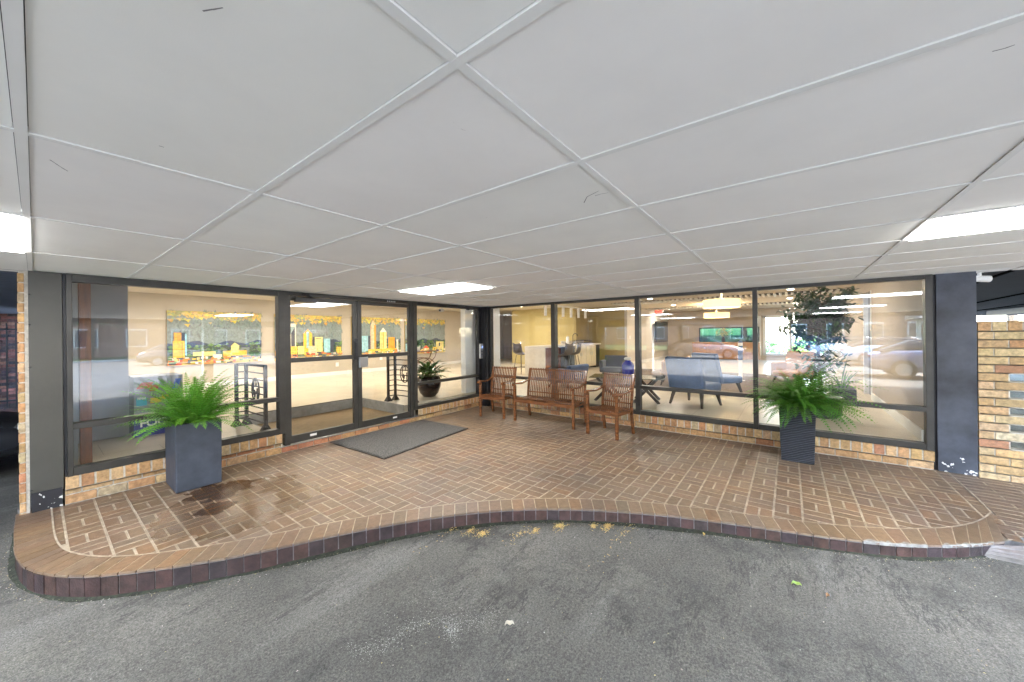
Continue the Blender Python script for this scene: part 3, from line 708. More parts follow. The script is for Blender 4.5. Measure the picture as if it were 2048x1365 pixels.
# ================================================================== door mat
ma = [(2.62, 5.345), (2.665, 4.05), (4.375, 4.235), (4.345, 5.35)]
m_mat = mat('mat_pile', (.125, .118, .108), .95, var=.75, vs_=75, bump=.9, bs=200, detail=6, vc=(.4, .6))
t = thing('door_mat', 'large dark grey speckled door mat in front of the entrance doors', 'door mat', (3.5, 4.7, 0))
b = MB(); b.prism(ma, -.003, .006); b.build('rubber_edge', m_black, t, bevel=.002)
cx_, cy_ = sum(p[0] for p in ma) / 4, sum(p[1] for p in ma) / 4
b = MB(); b.prism([(cx_ + (x - cx_) * .972, cy_ + (y - cy_) * .962) for x, y in ma], .0062, .011); b.build('pile', m_mat, t, bevel=.002)

# ================================================================== slatted chairs and bench
def seat_set(name, label, W, n, depth=.47, cat='chair', group=None):
    t = thing(name, label, cat, group=group)
    h = W / 2; xf_, xr_ = -depth / 2, depth / 2
    for s in (-1, 1):
        b = MB(); b.bar((xf_ + .02, s * (h - .02), 0), (xf_ + .02, s * (h - .02), .645), .038, .042, w2=.040); b.build('leg', m_wood, t, world=False, bevel=.004)
        b = MB(); P = [(xr_ + .035, 0), (xr_ + .0, .20), (xr_ - .02, .42), (xr_ + .005, .62), (xr_ + .045, .80), (xr_ + .075, .905)]
        for (xa, za), (xb, zb) in zip(P[:-1], P[1:]): b.bar((xa, s * (h - .02), za), (xb, s * (h - .02), zb + .002), .036, .040)
        b.build('leg', m_wood, t, world=False, bevel=.004)
        b = MB(); Q = [(xf_ - .035, .655), (xf_ + .02, .668), (xf_ + .12, .658), (xf_ + .24, .652), (xf_ + .36, .668), (xr_ + .01, .695)]
        for (xa, za), (xb, zb) in zip(Q[:-1], Q[1:]): b.bar((xa, s * (h - .018), za), (xb + .002, s * (h - .018), zb), .046, .028)
        b.tube([(xf_ - .035, s * (h - .018) - .024, .652), (xf_ - .035, s * (h - .018) + .024, .652)], .022, 10)
        b.build('armrest', m_wood, t, world=False, bevel=.005)
    b = MB(); b.box(xf_ + .005, xf_ + .027, -h + .04, h - .04, .335, .392); b.box(xr_ - .05, xr_ - .028, -h + .04, h - .04, .33, .385)
    for s in (-1, 1): b.box(xf_ + .03, xr_ - .04, s * (h - .022) - .011, s * (h - .022) + .011, .335, .39)
    b.build('apron', m_wood, t, world=False, bevel=.003)
    sb, bb_ = MB(), MB()
    for k in range(n):
        y = -h + .055 + (W - .11) * k / (n - 1)
        S = [(xf_ - .012, .400), (xf_ + .03, .412), (xf_ + .15, .400), (xf_ + .28, .388), (xr_ - .075, .392), (xr_ - .05, .405)]
        for (xa, za), (xb, zb) in zip(S[:-1], S[1:]): sb.bar((xa, y, za), (xb + .001, y, zb), .0165, .022)
        S = [(xr_ - .052, .385), (xr_ - .045, .50), (xr_ - .022, .62), (xr_ + .018, .76), (xr_ + .05, .87), (xr_ + .066, .912)]
        off = 0
        for i, ((xa, za), (xb, zb)) in enumerate(zip(S[:-1], S[1:])): bb_.bar((xa, y, za), (xb, y, zb + .001), .0205, .015, up=(1, 0, 0))
    # cross rails that tie the back slats; the pegged joint reads as a second row of slats
    for z_, x_ in ((.885, xr_ + .062),): bb_.box(x_ - .004, x_ + .012, -h + .035, h - .035, z_ - .010, z_ + .010)
    for z_, x_ in ((.47, xr_ - .028),): bb_.box(x_ - .002, x_ + .012, -h + .035, h - .035, z_ - .010, z_ + .010)
    sb.build('seat', m_wood, t, world=False, bevel=.003, seg=1); bb_.build('backrest', m_wood, t, world=False, bevel=.003, seg=1)
    return t
ch = seat_set('slatted_chair', 'dark slatted wooden armchair in the corner beside the intercom post', .54, 13, group='slatted wooden seats under the lounge window')
ch.location = (5.43, 4.47, 0); ch.rotation_euler = (0, 0, R(11))
ch2 = copytree(ch); ch2['label'] = 'dark slatted wooden armchair right of the bench, nearest the camera'; ch2.location = (5.40, 2.21, 0); ch2.rotation_euler = (0, 0, R(-9))
be = seat_set('slatted_bench', 'two seat slatted wooden bench between the two matching armchairs', 1.18, 30, .50, 'bench', group='slatted wooden seats under the lounge window')
be.location = (5.53, 3.375, 0); be.rotation_euler = (0, 0, R(3))

# ================================================================== ferns in planters
def frond(b, base, az, e0, L, k, wid, col, n=30, twist=0, sway=0):
    p = Vector(base); e = e0; ds = L / n; prev = p.copy(); a = az
    for i in range(n + 1):
        s = i / n; e = e0 - k * (s ** 1.25); a = az + sway * s * s
        d = Vector((cos(a) * cos(e), sin(a) * cos(e), sin(e))); side = Vector((-sin(a), cos(a), 0)); nn = side.cross(d)
        if nn.z < 0: nn = -nn
        side = (side * cos(twist) + nn * sin(twist)); 
        if i % 3 == 0 or i == n:
            if i: b.add([prev - side * .002, prev + side * .002, p + side * .0014, p - side * .0014], [(0, 1, 2, 3)], (col[0] * 1.1, col[1] * .9, col[2] * .8))
            prev = p.copy()
        if i > 2:
            l = wid * (min(1, s / .18) ** .7) * (1 - s ** 2.2) ** .8 + .004
            hw = ds * .27
            for sg in (-1, 1):
                t = (side * sg * .94 + d * .30 + nn * random.uniform(-.16, .08)).normalized(); ll = l * random.uniform(.88, 1.05)
                cc = jit(col, .16, .05); q = 1 + .35 * s
                cc = (cc[0] * q, cc[1] * q, cc[2])
                m1 = p + t * ll * .35 - nn * ll * .02; tip = p + t * ll - nn * ll * .13
                b.add([p - d * hw * .5, m1 - d * hw, tip, m1 + d * hw], [(0, 1, 2, 3)], cc)
        p = p + d * ds
def fern(parent, c, z, n, Lr, seed, droop=1.0, col=(.07, .20, .025), spread=.10, flat=1.0, bias=None):
    random.seed(seed); b = MB()
    for i in range(n):
        az = 2 * pi * i / n * 5.08 + random.uniform(-.25, .25); ring_ = random.random()
        e0 = R(random.choice([20, 34, 47, 58, 68, 78]) + random.uniform(-8, 8)) * flat
        L = random.uniform(*Lr) * (1 + .12 * (e0 > .9))
        if bias: L *= 1 + bias[1] * cos(az - bias[0])
        k = random.uniform(.95, 1.75) * droop * (.80 + .22 * e0)
        base = (c[0] + cos(az) * spread * random.uniform(.2, 1), c[1] + sin(az) * spread * random.uniform(.2, 1), z + random.uniform(-.03, .02))
        frond(b, base, az, e0, L, k, random.uniform(.045, .064), jit(col, .25, .12), n=random.randint(19, 24), twist=random.uniform(-.35, .35), sway=random.uniform(-.3, .3))
    return b.build('foliage', m_leaf, parent)
m_soil = mat('soil', (.03, .02, .014), .95, bump=.8, bs=60)
m_pot1 = mat('slate_planter', (.052, .062, .084), .55, var=.28, vs_=6, bump=.08, bs=30, detail=7)
def pot_mesh(b, x0, x1, y0, y1, h, f=1.0, wall=.03):
    cx, cy = (x0 + x1) / 2, (y0 + y1) / 2
    def rg(sc, z, ins=0): return [(cx + (x - cx) * sc - math.copysign(ins, x - cx), cy + (y - cy) * sc - math.copysign(ins, y - cy), z) for x, y in ((x0, y0), (x1, y0), (x1, y1), (x0, y1))]
    V = rg(1, 0) + rg(f, h) + rg(f, h, wall) + rg(f, h - .12, wall)
    b.add(V, [(3, 2, 1, 0)] + [(4 * a + i, 4 * a + (i + 1) % 4, 4 * a + 4 + (i + 1) % 4, 4 * a + 4 + i) for a in range(3) for i in range(4)])
    return rg(f, h - .035, wall)
zt = ony(352, 852, 4.84).z
p1 = thing('potted_fern', 'bushy bright green fern in a smooth slate blue planter under the lobby window', 'potted plant', (1.04, 5.08, 0))
b = MB(); s_ = pot_mesh(b, .845, 1.215, 4.85, 5.32, zt, 1.02); b.build('planter', m_pot1, p1, bevel=.008)
b = MB(); b.add(s_, [(0, 1, 2, 3)]); b.build('soil', m_soil, p1)
fern(p1, (1.02, 5.02), zt - .02, 250, (.36, .58), 11, .78, (.100, .262, .036), .13, 1.12)
def ripple_mat():
    m = mat('ribbed_planter', (.022, .026, .038), .42, var=.2, vs_=8)
    t = m.node_tree; L = t.links.new; bs = t.nodes['Principled BSDF']; tc = _n(t, 'ShaderNodeTexCoord'); mp = _n(t, 'ShaderNodeMapping'); L(tc.outputs['Object'], mp.inputs[0])
    mp.inputs['Scale'].default_value = (1, 1, 1)
    wv = _n(t, 'ShaderNodeTexWave', bands_direction='Z'); wv.inputs['Scale'].default_value = 15; wv.inputs['Distortion'].default_value = 2.2; wv.inputs['Detail'].default_value = 1.5; wv.inputs['Detail Scale'].default_value = .5
    L(mp.outputs[0], wv.inputs[0]); bp = _n(t, 'ShaderNodeBump'); bp.inputs['Strength'].default_value = 1; bp.inputs['Distance'].default_value = .012; L(wv.outputs['Fac'], bp.inputs['Height']); L(bp.outputs[0], bs.inputs['Normal'])
    rp = _n(t, 'ShaderNodeValToRGB'); L(wv.outputs['Fac'], rp.inputs[0]); rp.color_ramp.elements[0].color = (.012, .013, .018, 1); rp.color_ramp.elements[1].color = (.085, .095, .125, 1); rp.color_ramp.elements[0].position = .3
    L(rp.outputs[0], bs.inputs['Base Color']); return m
zt2 = onx(1560, 812, 5.48).z
p2 = thing('potted_fern', 'drooping dark green fern in a tall ribbed black planter under the lounge window', 'potted plant', (5.65, -.07, 0))
b = MB(); s_ = pot_mesh(b, 5.50, 5.80, -.222, .088, zt2, 1.12); b.build('planter', ripple_mat(), p2, bevel=.006)
b = MB(); b.add(s_, [(0, 1, 2, 3)]); b.build('soil', m_soil, p2)
fern(p2, (5.62, -.08), zt2 - .02, 320, (.36, .62), 5, 1.05, (.062, .178, .026), .13, 1.0, bias=(R(-110), .15))
random.seed(21)

# ================================================================== debris
m_seed = mat('dry_seed', (.62, .45, .16), .7, attr=False, var=.3, vs_=60)
b = MB()
def seedpile(px, py, rx, ry, n):
    c = onz(px, py, -.11)
    for _ in range(n):
        a = random.random() * 2 * pi; r = random.gauss(0, .5); x = c.x + cos(a) * r * rx; y = c.y + sin(a) * r * ry
        z = asz(x) + .004 + .014 * max(0, 1 - abs(r)) * random.random(); t_ = random.random() * pi; l = random.uniform(.006, .013)
        dx, dy = cos(t_) * l, sin(t_) * l; wz = random.uniform(-.003, .003)
        b.add([(x - dx, y - dy, z), (x + dy * .3, y - dx * .3, z + .003), (x + dx, y + dy, z + wz), (x - dy * .3, y + dx * .3, z + .003)], [(0, 1, 2, 3)], jit((.62, .45, .17), .25, .1))
for a in [(965, 1067, .08, .06, 150), (940, 1061, .12, .04, 90), (1070, 1062, .07, .04, 90), (1120, 1053, .08, .06, 220), (1187, 1053, .06, .04, 110), (1215, 1054, .09, .05, 200), (1040, 1068, .25, .1, 60), (1250, 1065, .6, .15, 70), (900, 1062, .5, .1, 50)]: seedpile(*a)
m_seed = mat('dry_seed', attr=True, rough=.7)
tag(b.build('dry_seeds', m_seed), 'small piles of yellow dry seeds on the asphalt below the curb', 'seeds', kind='stuff')
b = MB()
for _ in range(1500):
    s = random.uniform(0, acc[-1]); o = at(CO, s); i_ = at(CI, s); nx, ny = o[0] - i_[0], o[1] - i_[1]; nl = math.hypot(nx, ny); d = abs(random.gauss(0, .05)) + .0 if random.random() < .7 else random.uniform(0, 1.6)
    x, y = o[0] + nx / nl * d, o[1] + ny / nl * d; z = asz(x) + .003; t_ = random.random() * pi; l = random.uniform(.002, .0065); dx, dy = cos(t_) * l, sin(t_) * l
    b.add([(x - dx, y - dy, z), (x + dy * .6, y - dx * .6, z + .003), (x + dx, y + dy, z), (x - dy * .6, y + dx * .6, z + .003)], [(0, 1, 2, 3)], jit(random.choice([(.45, .38, .2), (.30, .28, .2), (.5, .48, .42), (.2, .17, .1)]), .25, .1))
tag(b.build('grit', m_seed), 'pale grit and crumbs scattered on the asphalt along the curb', 'grit', kind='stuff')
random.seed(99); b = MB()
for _ in range(1500):
    f = random.random(); r_ = random.random()
    if r_ < .62: px, py = 700 + 290 * f + random.gauss(0, 10), 1295 - 75 * f + 12 * sin(f * 9) + random.gauss(0, 7 + 8 * abs(f - .5))
    elif r_ < .8: px, py = random.gauss(903, 9), random.gauss(1262, 11)
    else: px, py = random.uniform(760, 1000), random.uniform(1180, 1260)
    c = onz(px, py, -.13); z = asz(c.x) + .0025; t_ = random.random() * pi; l = random.uniform(.001, .0034); dx, dy = cos(t_) * l, sin(t_) * l
    b.add([(c.x - dx, c.y - dy, z), (c.x + dy * .5, c.y - dx * .5, z + .0006), (c.x + dx, c.y + dy, z), (c.x - dy * .5, c.y + dx * .5, z + .0006)], [(0, 1, 2, 3)], jit((.55, .55, .52), .2, .02))
tag(b.build('chalky_scuff', m_seed), 'white chalky scuff marks on the asphalt left of the pale leaf', 'scuff mark', kind='stuff')
def leaf_on(px, py, l, col, label, rz):
    c = onz(px, py, -.11); b = MB(); V = []; n = 8
    for i in range(n + 1):
        s = i / n; wd = l * .27 * sin(pi * min(1, s * 1.02 + .0)) ** .8; zz = .012 * sin(s * pi) + .006 * sin(s * 9)
        V += [(-l / 2 + l * s, -wd, zz + .010), (-l / 2 + l * s, 0, zz + .003), (-l / 2 + l * s, wd, zz + .014)]
    F = [(3 * i + a, 3 * i + 3 + a, 3 * i + 4 + a, 3 * i + 1 + a) for i in range(n) for a in (0, 1)]
    b.add(V, F, col); o = b.build('fallen_leaf', m_leafd, None, world=False); o.location = (c.x, c.y, asz(c.x)); o.rotation_euler = (0, 0, rz)
    tag(o, label, 'leaf')
leaf_on(1019, 1245, .055, (.50, .47, .38), 'pale curled leaf on the asphalt in the middle foreground', R(-50))
leaf_on(1593, 1172, .055, (.30, .42, .10), 'fresh green leaf on the asphalt below the curb', R(-75))
leaf_on(1408, 1073, .035, (.62, .45, .12), 'small yellow leaf near the foot of the curb', R(10))
leaf_on(1655, 1195, .035, (.35, .18, .06), 'small brown leaf on the asphalt near the green leaf', R(-20))
# clear bag in the corner
t = thing('plastic_bottle', 'small clear plastic bottle standing in the corner behind the chair', 'bottle', (5.93, 5.02, 0))
b = MB(); b.lathe([(.03, 0), (.036, .01), (.036, .13), (.015, .17), (.012, .19)], (5.93, 5.02, 0), 14); b.build('body', glassmat('clear_plastic', .12), t, smooth=True)
b = MB(); b.lathe([(.014, .19), (.014, .205)], (5.93, 5.02, 0), 12); b.build('cap', m_white, t)

# ================================================================== interior: shell
def simple(name, label, cat, mt, *boxes, kind=None, bevel=0):
    b = MB()
    for q in boxes: b.box(*q)
    o = b.build(name, mt, None, bevel=bevel); 
    if kind: o['kind'] = kind
    if label: tag(o, label, cat)
    return o
def floor_mat():
    m = mat('lobby_tile', (.60, .53, .42), .28, var=.10, vs_=2.5, detail=4, spec=.45)
    t = m.node_tree; L = t.links.new; bs = t.nodes['Principled BSDF']; tc = _n(t, 'ShaderNodeTexCoord')
    br = _n(t, 'ShaderNodeTexBrick'); br.inputs['Scale'].default_value = 1; br.inputs['Brick Width'].default_value = .9; br.inputs['Row Height'].default_value = .6; br.inputs['Mortar Size'].default_value = .003
    br.inputs['Color1'].default_value = (1, 1, 1, 1); br.inputs['Color2'].default_value = (.96, .96, .96, 1); br.inputs['Mortar'].default_value = (.55, .52, .5, 1)
    L(tc.outputs['Object'], br.inputs[0]); src = bs.inputs['Base Color'].links[0].from_socket
    mx = _n(t, 'ShaderNodeMix', data_type='RGBA', blend_type='MULTIPLY'); mx.inputs[0].default_value = 1; L(src, mx.inputs[6]); L(br.outputs[0], mx.inputs[7]); L(mx.outputs[2], bs.inputs['Base Color']); return m
m_tile = floor_mat()
FX, LX = 20.0, 20.0
b = MB(); V0, V1, V2, V3 = 1.95, 4.10, YL + .2, 7.05
for q in ((.1, V0, YL + .2, 12.1), (V0, V1, V3, 12.1), (V1, 15, YL + .2, 12.1), (6.19, 15, -1.3, YL + .2), (15, FX, -1.3, 12.1)): b.box(q[0], q[1], q[2], q[3], .10, ZF)
b.build('floor', m_tile)['kind'] = 'structure'
b = MB(); b.box(V0, V1, YL + .06, V3, .02, .085); b.build('vestibule_floor', m_greyp)['kind'] = 'structure'
m_matb = mat('brown_mat', (.23, .155, .07), .9, var=.35, vs_=30, bump=.5, bs=150, stretch=(.3, 2, 1))
simple('vestibule_mat', 'brown ribbed mat sunk in the floor just inside the doors', 'mat', m_matb, (V0 + .01, V1 - .01, YL + .13, V3 - .01, .086, .10))
b = MB(); b.box(V0 - .005, V1 + .005, V3 - .002, V3 + .012, .10, .283); b.box(V0 - .012, V0 + .002, YL + .2, V3, .10, .283); b.box(V1 - .002, V1 + .012, YL + .2, V3, .10, .283)
tag(b.build('step_riser', mat('grey_riser', (.30, .30, .285), .7, var=.2, vs_=8)), 'grey riser around the sunken mat inside the doors', 'step')
b = MB(); b.box(V0 - .03, V1 + .03, V3 - .012, V3 + .03, .284, .292); tag(b.build('step_nosing', m_frame), 'dark nosing strip along the back edge of the sunken mat', 'nosing')
ZI = 2.62
b = MB(); b.box(.1, FX, YL + .25, 12.3, ZI, ZI + .12); b.box(6.35, FX, -1.5, YL + .25, ZI, ZI + .12)
b.box(.1, 6.3, YL + .07, YL + .25, ZC + .005, ZI + .12); b.box(XR + .07, 6.35, -1.5, YL + .07, ZC + .005, ZI + .12)
b.build('ceiling', mat('interior_ceiling_paint', (.62, .56, .47), .85, var=.03))['kind'] = 'structure'
b = MB(); b.box(-.0, FX + .2, YL + .16, 12.5, ZI + .14, ZI + .3); b.box(6.2, FX + .2, -1.6, YL + .16, ZI + .14, ZI + .3); b.box(0, .1, YL + .3, 12.5, -.2, ZI + .2)
tag(b.build('building_roof', m_fascia), 'flat dark roof over the lobby and lounge', 'roof')
m_pass = mat('passage_shade_paint', (.16, .125, .10), .8, var=.1)  # dark brown passage walls: their shade is painted into the colour
simple('lobby_wall', 'long beige back wall of the lobby behind the skyline paintings', 'wall', m_beige, (.1, 12.6, 11.9, 12.1, ZF, ZI))
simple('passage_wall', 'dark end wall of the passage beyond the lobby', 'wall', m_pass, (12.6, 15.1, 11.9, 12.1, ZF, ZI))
simple('corridor_wall', 'beige end wall of the passage left of the mustard wall, its shade painted in', 'wall', m_pass, (15.0, 15.1, 6.8, 11.9, ZF, ZI))
simple('lobby_baseboard', 'white baseboard along the foot of the lobby back wall', 'baseboard', m_white, (.75, 12.6, 11.88, 11.8995, ZF, ZF + .12))
simple('entry_wall', 'plain grey wall beside the display box at the left of the lobby', 'wall', m_greyp, (.1, .745, 6.88, 7.0, ZF, ZI), (.63, .74, 7.0, 11.9, ZF, ZI))
simple('wooden_post', 'reddish brown wooden post just inside the left lobby window', 'post', mat('post_wood', (.22, .075, .025), .5, var=.3, vs_=6, stretch=(6, 6, .6)), (.272, .352, 5.70, 5.83, ZF, ZI))
simple('white_jamb', 'pale panel behind the window frame left of the wooden post', 'panel', m_greyp, (.12, .255, 5.66, 5.70, ZF, ZI))
simple('corner_pillar', 'white pillar wrapping the inner corner behind the intercom post', 'pillar', m_white, (5.74, 6.25, 5.62, 5.76, ZF, ZI), (6.26, 6.50, 5.26, 5.76, ZF, ZI))
simple('kitchen_wall', 'bright mustard yellow wall behind the kitchen island', 'wall', m_yellow, (12.9, 13.0, 6.702, 9.75, ZF, ZI))
simple('kitchen_side_wall', 'olive kitchen wall behind the sink counter', 'wall', m_olive, (12.9, 14.1, 6.6, 6.7, ZF, ZI), (14.0, 14.1, 5.08, 6.6, ZF, ZI))
simple('lounge_wall', 'long pale grey lounge wall carrying the television', 'wall', mat('pale_wall', (.58, .53, .46), .7, var=.03), (14.1, FX, 4.98, 5.08, ZF, ZI), (14.0, 14.1, 4.98, 5.08, ZF, ZI))
simple('lounge_baseboard', 'white baseboard below the television wall', 'baseboard', m_white, (14.0, FX, 4.962, 4.9795, ZF, ZF + .14))
simple('end_wall', 'beige end wall at the right of the lounge with white baseboard', 'wall', mat('end_wall_paint', (.46, .39, .31), .7, var=.03), (6.16, 9.4, -1.33, -1.21, ZF, ZI), (10.3, FX, -1.33, -1.21, ZF, ZI), (9.4, 10.3, -1.33, -1.21, 2.3, ZI))
simple('end_baseboard', 'tall cream baseboard running along the right end wall', 'baseboard', m_white, (6.16, 9.4, -1.209, -1.19, ZF, ZF + .13))
simple('building_back_wall', 'outer rear wall closing the passage behind the lounge', 'wall', m_beige, (FX, FX + .1, 5.08, 12.1, ZF, ZI))
# far wall of the lounge with a ribbon window and a bright window bay
def farseg(pxa, pxb, X=FX): return onx(pxb, 660, X).y, onx(pxa, 660, X).y
ya, yb = farseg(1398, 1519); yc, yd = farseg(1526, 1650)
ZT = onx(1460, 655, FX).z; ZB = onx(1460, 691, FX).z; ZT2 = onx(1580, 637, FX).z; ZB2 = onx(1580, 700, FX).z
mw = mat('far_wall_paint', (.48, .40, .30), .7, var=.05)
simple('far_wall', 'beige far wall of the lounge around the long window', 'wall', mw, (FX, FX + .12, yb, 5.08, ZF, ZI), (FX, FX + .12, ya, yb, ZT, ZI), (FX, FX + .12, ya, yb, ZF, ZB), (FX, FX + .12, yd, ya, ZF, ZI),
       (FX, FX + .12, -1.3, yd, ZT2 + .15, ZI), (FX, FX + .12, -1.3, yd, ZF, .5))
t = thing('ribbon_window', 'long dark framed window in the far wall behind the flowers', 'window', (FX, (ya + yb) / 2, ZB))
b = MB(); b.box(FX - .02, FX + .1, ya, yb, ZB, ZB + .05); b.box(FX - .02, FX + .1, ya, yb, ZT - .05, ZT); b.box(FX - .02, FX + .1, ya, ya + .05, ZB, ZT); b.box(FX - .02, FX + .1, yb - .05, yb, ZB, ZT); b.build('frame', m_framed, t)
b = MB(); b.box(FX + .04, FX + .046, ya + .05, yb - .05, ZB + .05, ZT - .05); b.build('glass', glassmat('tinted_glass', .06, (.10, .19, .15)), t)
t = thing('bay_window', 'bright white framed window at the far right of the lounge', 'window', (FX, (yc + yd) / 2, .5))
b = MB()
for y in (-1.25, -.1, 1.0, yd - .1): b.box(FX - .02, FX + .1, y, y + .1, .5, ZT2 + .15)
b.box(FX - .02, FX + .1, -1.25, yd, .5, .58); b.box(FX - .02, FX + .1, -1.25, yd, ZT2 + .05, ZT2 + .15); b.build('frame', m_white, t)
b = MB(); b.box(FX + .04, FX + .046, -1.25, yd - .1, .58, ZT2 + .05); b.build('glass', m_glass, t)
t = thing('side_window', 'narrow pale window strip in the right end wall of the lounge', 'window', (9.85, -1.27, ZF))
b = MB(); b.box(9.4, 9.46, -1.32, -1.2, ZF, 2.3); b.box(10.24, 10.3, -1.32, -1.2, ZF, 2.3); b.build('frame', m_white, t)
b = MB(); b.box(9.46, 10.24, -1.28, -1.27, ZF, 2.3); b.build('glass', glassmat('frosted', .1, (.25, .27, .3)), t)

# ------------------------------------------------------------------ downlights
DL = [(1.15, 9.9), (2.75, 10.4), (5.1, 10.4), (7.4, 10.4), (9.2, 10.4), (11.2, 9.2), (8.2, 7.8), (3.0, 8.3), (6.0, 8.3), (11.3, 8.1), (11.6, 3.4), (14.9, 3.5), (17.5, 4.3), (11.6, -.04), (14.6, -.03), (9.0, 3.2), (8.5, .2), (17.3, -.2), (10.2, 7.5)]
lit = {0: 34, 1: 34, 2: 40, 3: 34, 5: 6, 6: 30, 7: 34, 8: 34, 9: 40, 10: 34, 12: 30, 13: 34, 15: 38, 16: 38, 11: 26, 14: 26, 17: 26, 4: 30, 18: 26}
where = ['above the entry wall corner', 'in front of the first painting', 'in front of the second painting', 'in front of the third painting', 'in front of the last painting', 'near the passage', 'between lobby and kitchen',
         'above the sunken mat', 'above the round pot', 'beside the mustard wall', 'above the coffee table', 'before the television', 'beyond the television', 'beside the ficus', 'beyond the ficus', 'near the kitchen island', 'above the near armchair', 'far right of the lounge', 'above the kitchen island']
proto = None
for k, (x, y) in enumerate(DL):
    if proto is None:
        t = proto = thing('downlight', '', 'downlight', (x, y, ZI), group='recessed warm ceiling downlights')
        b = MB(); b.lathe([(.085, -.006), (.095, -.003), (.095, 0)], (0, 0, 0), 20); b.build('trim_ring', m_white, t, world=False)
        b = MB(); b.lathe([(.07, -.0095), (.07, -.0065)], (0, 0, 0), 20); b.build('lens', m_bulb, t, world=False)
    else: t = copytree(proto); t.location = (x, y, ZI)
    t['label'] = 'round warm recessed downlight ' + where[k]
for k, (x, y) in enumerate(DL): arealight('downlight_lamp', (x, y, ZI - .03), lit[k] * .037, .14, None)
# slatted white bands in the lounge ceiling
m_slot = mat('slot_dark', (.02, .02, .02), .8)
for xa, nm in ((12.3, 'nearer'), (16.2, 'farther')):
    t = thing('ceiling_grille', f'{nm} black and white slatted band across the lounge ceiling', 'ceiling grille', (xa, 2, ZI))
    b = MB(); b.box(xa, xa + .8, -1.2, 4.95, ZI - .006, ZI - .002); b.build('recess', m_slot, t)
    b = MB(); y = -1.15
    while y < 4.9: b.box(xa, xa + .8, y, y + .06, ZI - .05, ZI - .008); y += .13
    b.build('slats', m_white, t)
t = thing('air_vent', 'small louvred air vent in the ceiling above the ficus', 'vent', (10.6, -.5, ZI)); b = MB()
for i in range(14): b.box(10.3 + i * .045, 10.32 + i * .045, -.95, -.2, ZI - .02, ZI - .006)
b.build('louvres', m_white, t); b = MB(); b.box(10.28, 10.95, -.97, -.18, ZI - .005, ZI - .002); b.build('backing', m_slot, t)
# drum lamps
m_drum = mat('drum_fabric', (.9, .75, .5), .8, emis=(1, .62, .24), es=.042)
def drum(px, py0, py1, r, X, label):
    c0 = onx(px, py0, X); z1 = c0.z; z0 = onx(px, py1, X).z
    t = thing('drum_lamp', label, 'ceiling lamp', (c0.x, c0.y, ZI))
    b = MB(); n = 40; V = []; F = []
    b.lathe([(r, z0), (r, z1)], (c0.x, c0.y, 0), n); b.f = b.f[:n]; b.c = b.c[:n]; b.m = b.m[:n]; b.build('shade', m_drum, t, smooth=True)
    b = MB(); b.lathe([(r - .01, z0 + .01), (r - .01, z0 + .014)], (c0.x, c0.y, 0), n); b.build('diffuser', mat('drum_diffuser', (.9, .85, .7), .6, emis=(1, .8, .5), es=.09), t)
    b = MB(); b.tube([(c0.x, c0.y, z0 + .02), (c0.x, c0.y, ZI)], .02, 8); b.build('stem', m_steel, t)
    l = bpy.data.lights.new('drum_bulb', 'POINT'); l.energy = 2.7; l.color = (1, .8, .55); l.shadow_soft_size = .1; o = bpy.data.objects.new('drum_bulb', l); COL.objects.link(o); o.parent = t; o.location = (0, 0, (z0 + z1) / 2 + .06 - ZI)
drum(1443, 600, 616, .40, 10.2, 'large glowing cream drum lamp nearer in the lounge ceiling')
drum(1433, 626, 636, .42, 15.4, 'smaller looking glowing drum lamp farther back in the lounge ceiling')
# exit sign
m_red = mat('exit_red', (.5, .02, .02), .5, emis=(1, .05, .03), es=.06)
t = thing('exit_sign', 'small white exit sign with red letters at the far end of the television wall', 'exit sign', (17.0, 4.6, ZI - .16))
b = MB(); b.box(17.0, 17.03, 4.42, 4.78, ZI - .22, ZI - .02); b.build('case', m_white, t)
text('EXIT', 'lettering', .17, (-.004, 0, .04), (R(90), 0, R(-90)), m_red, t)

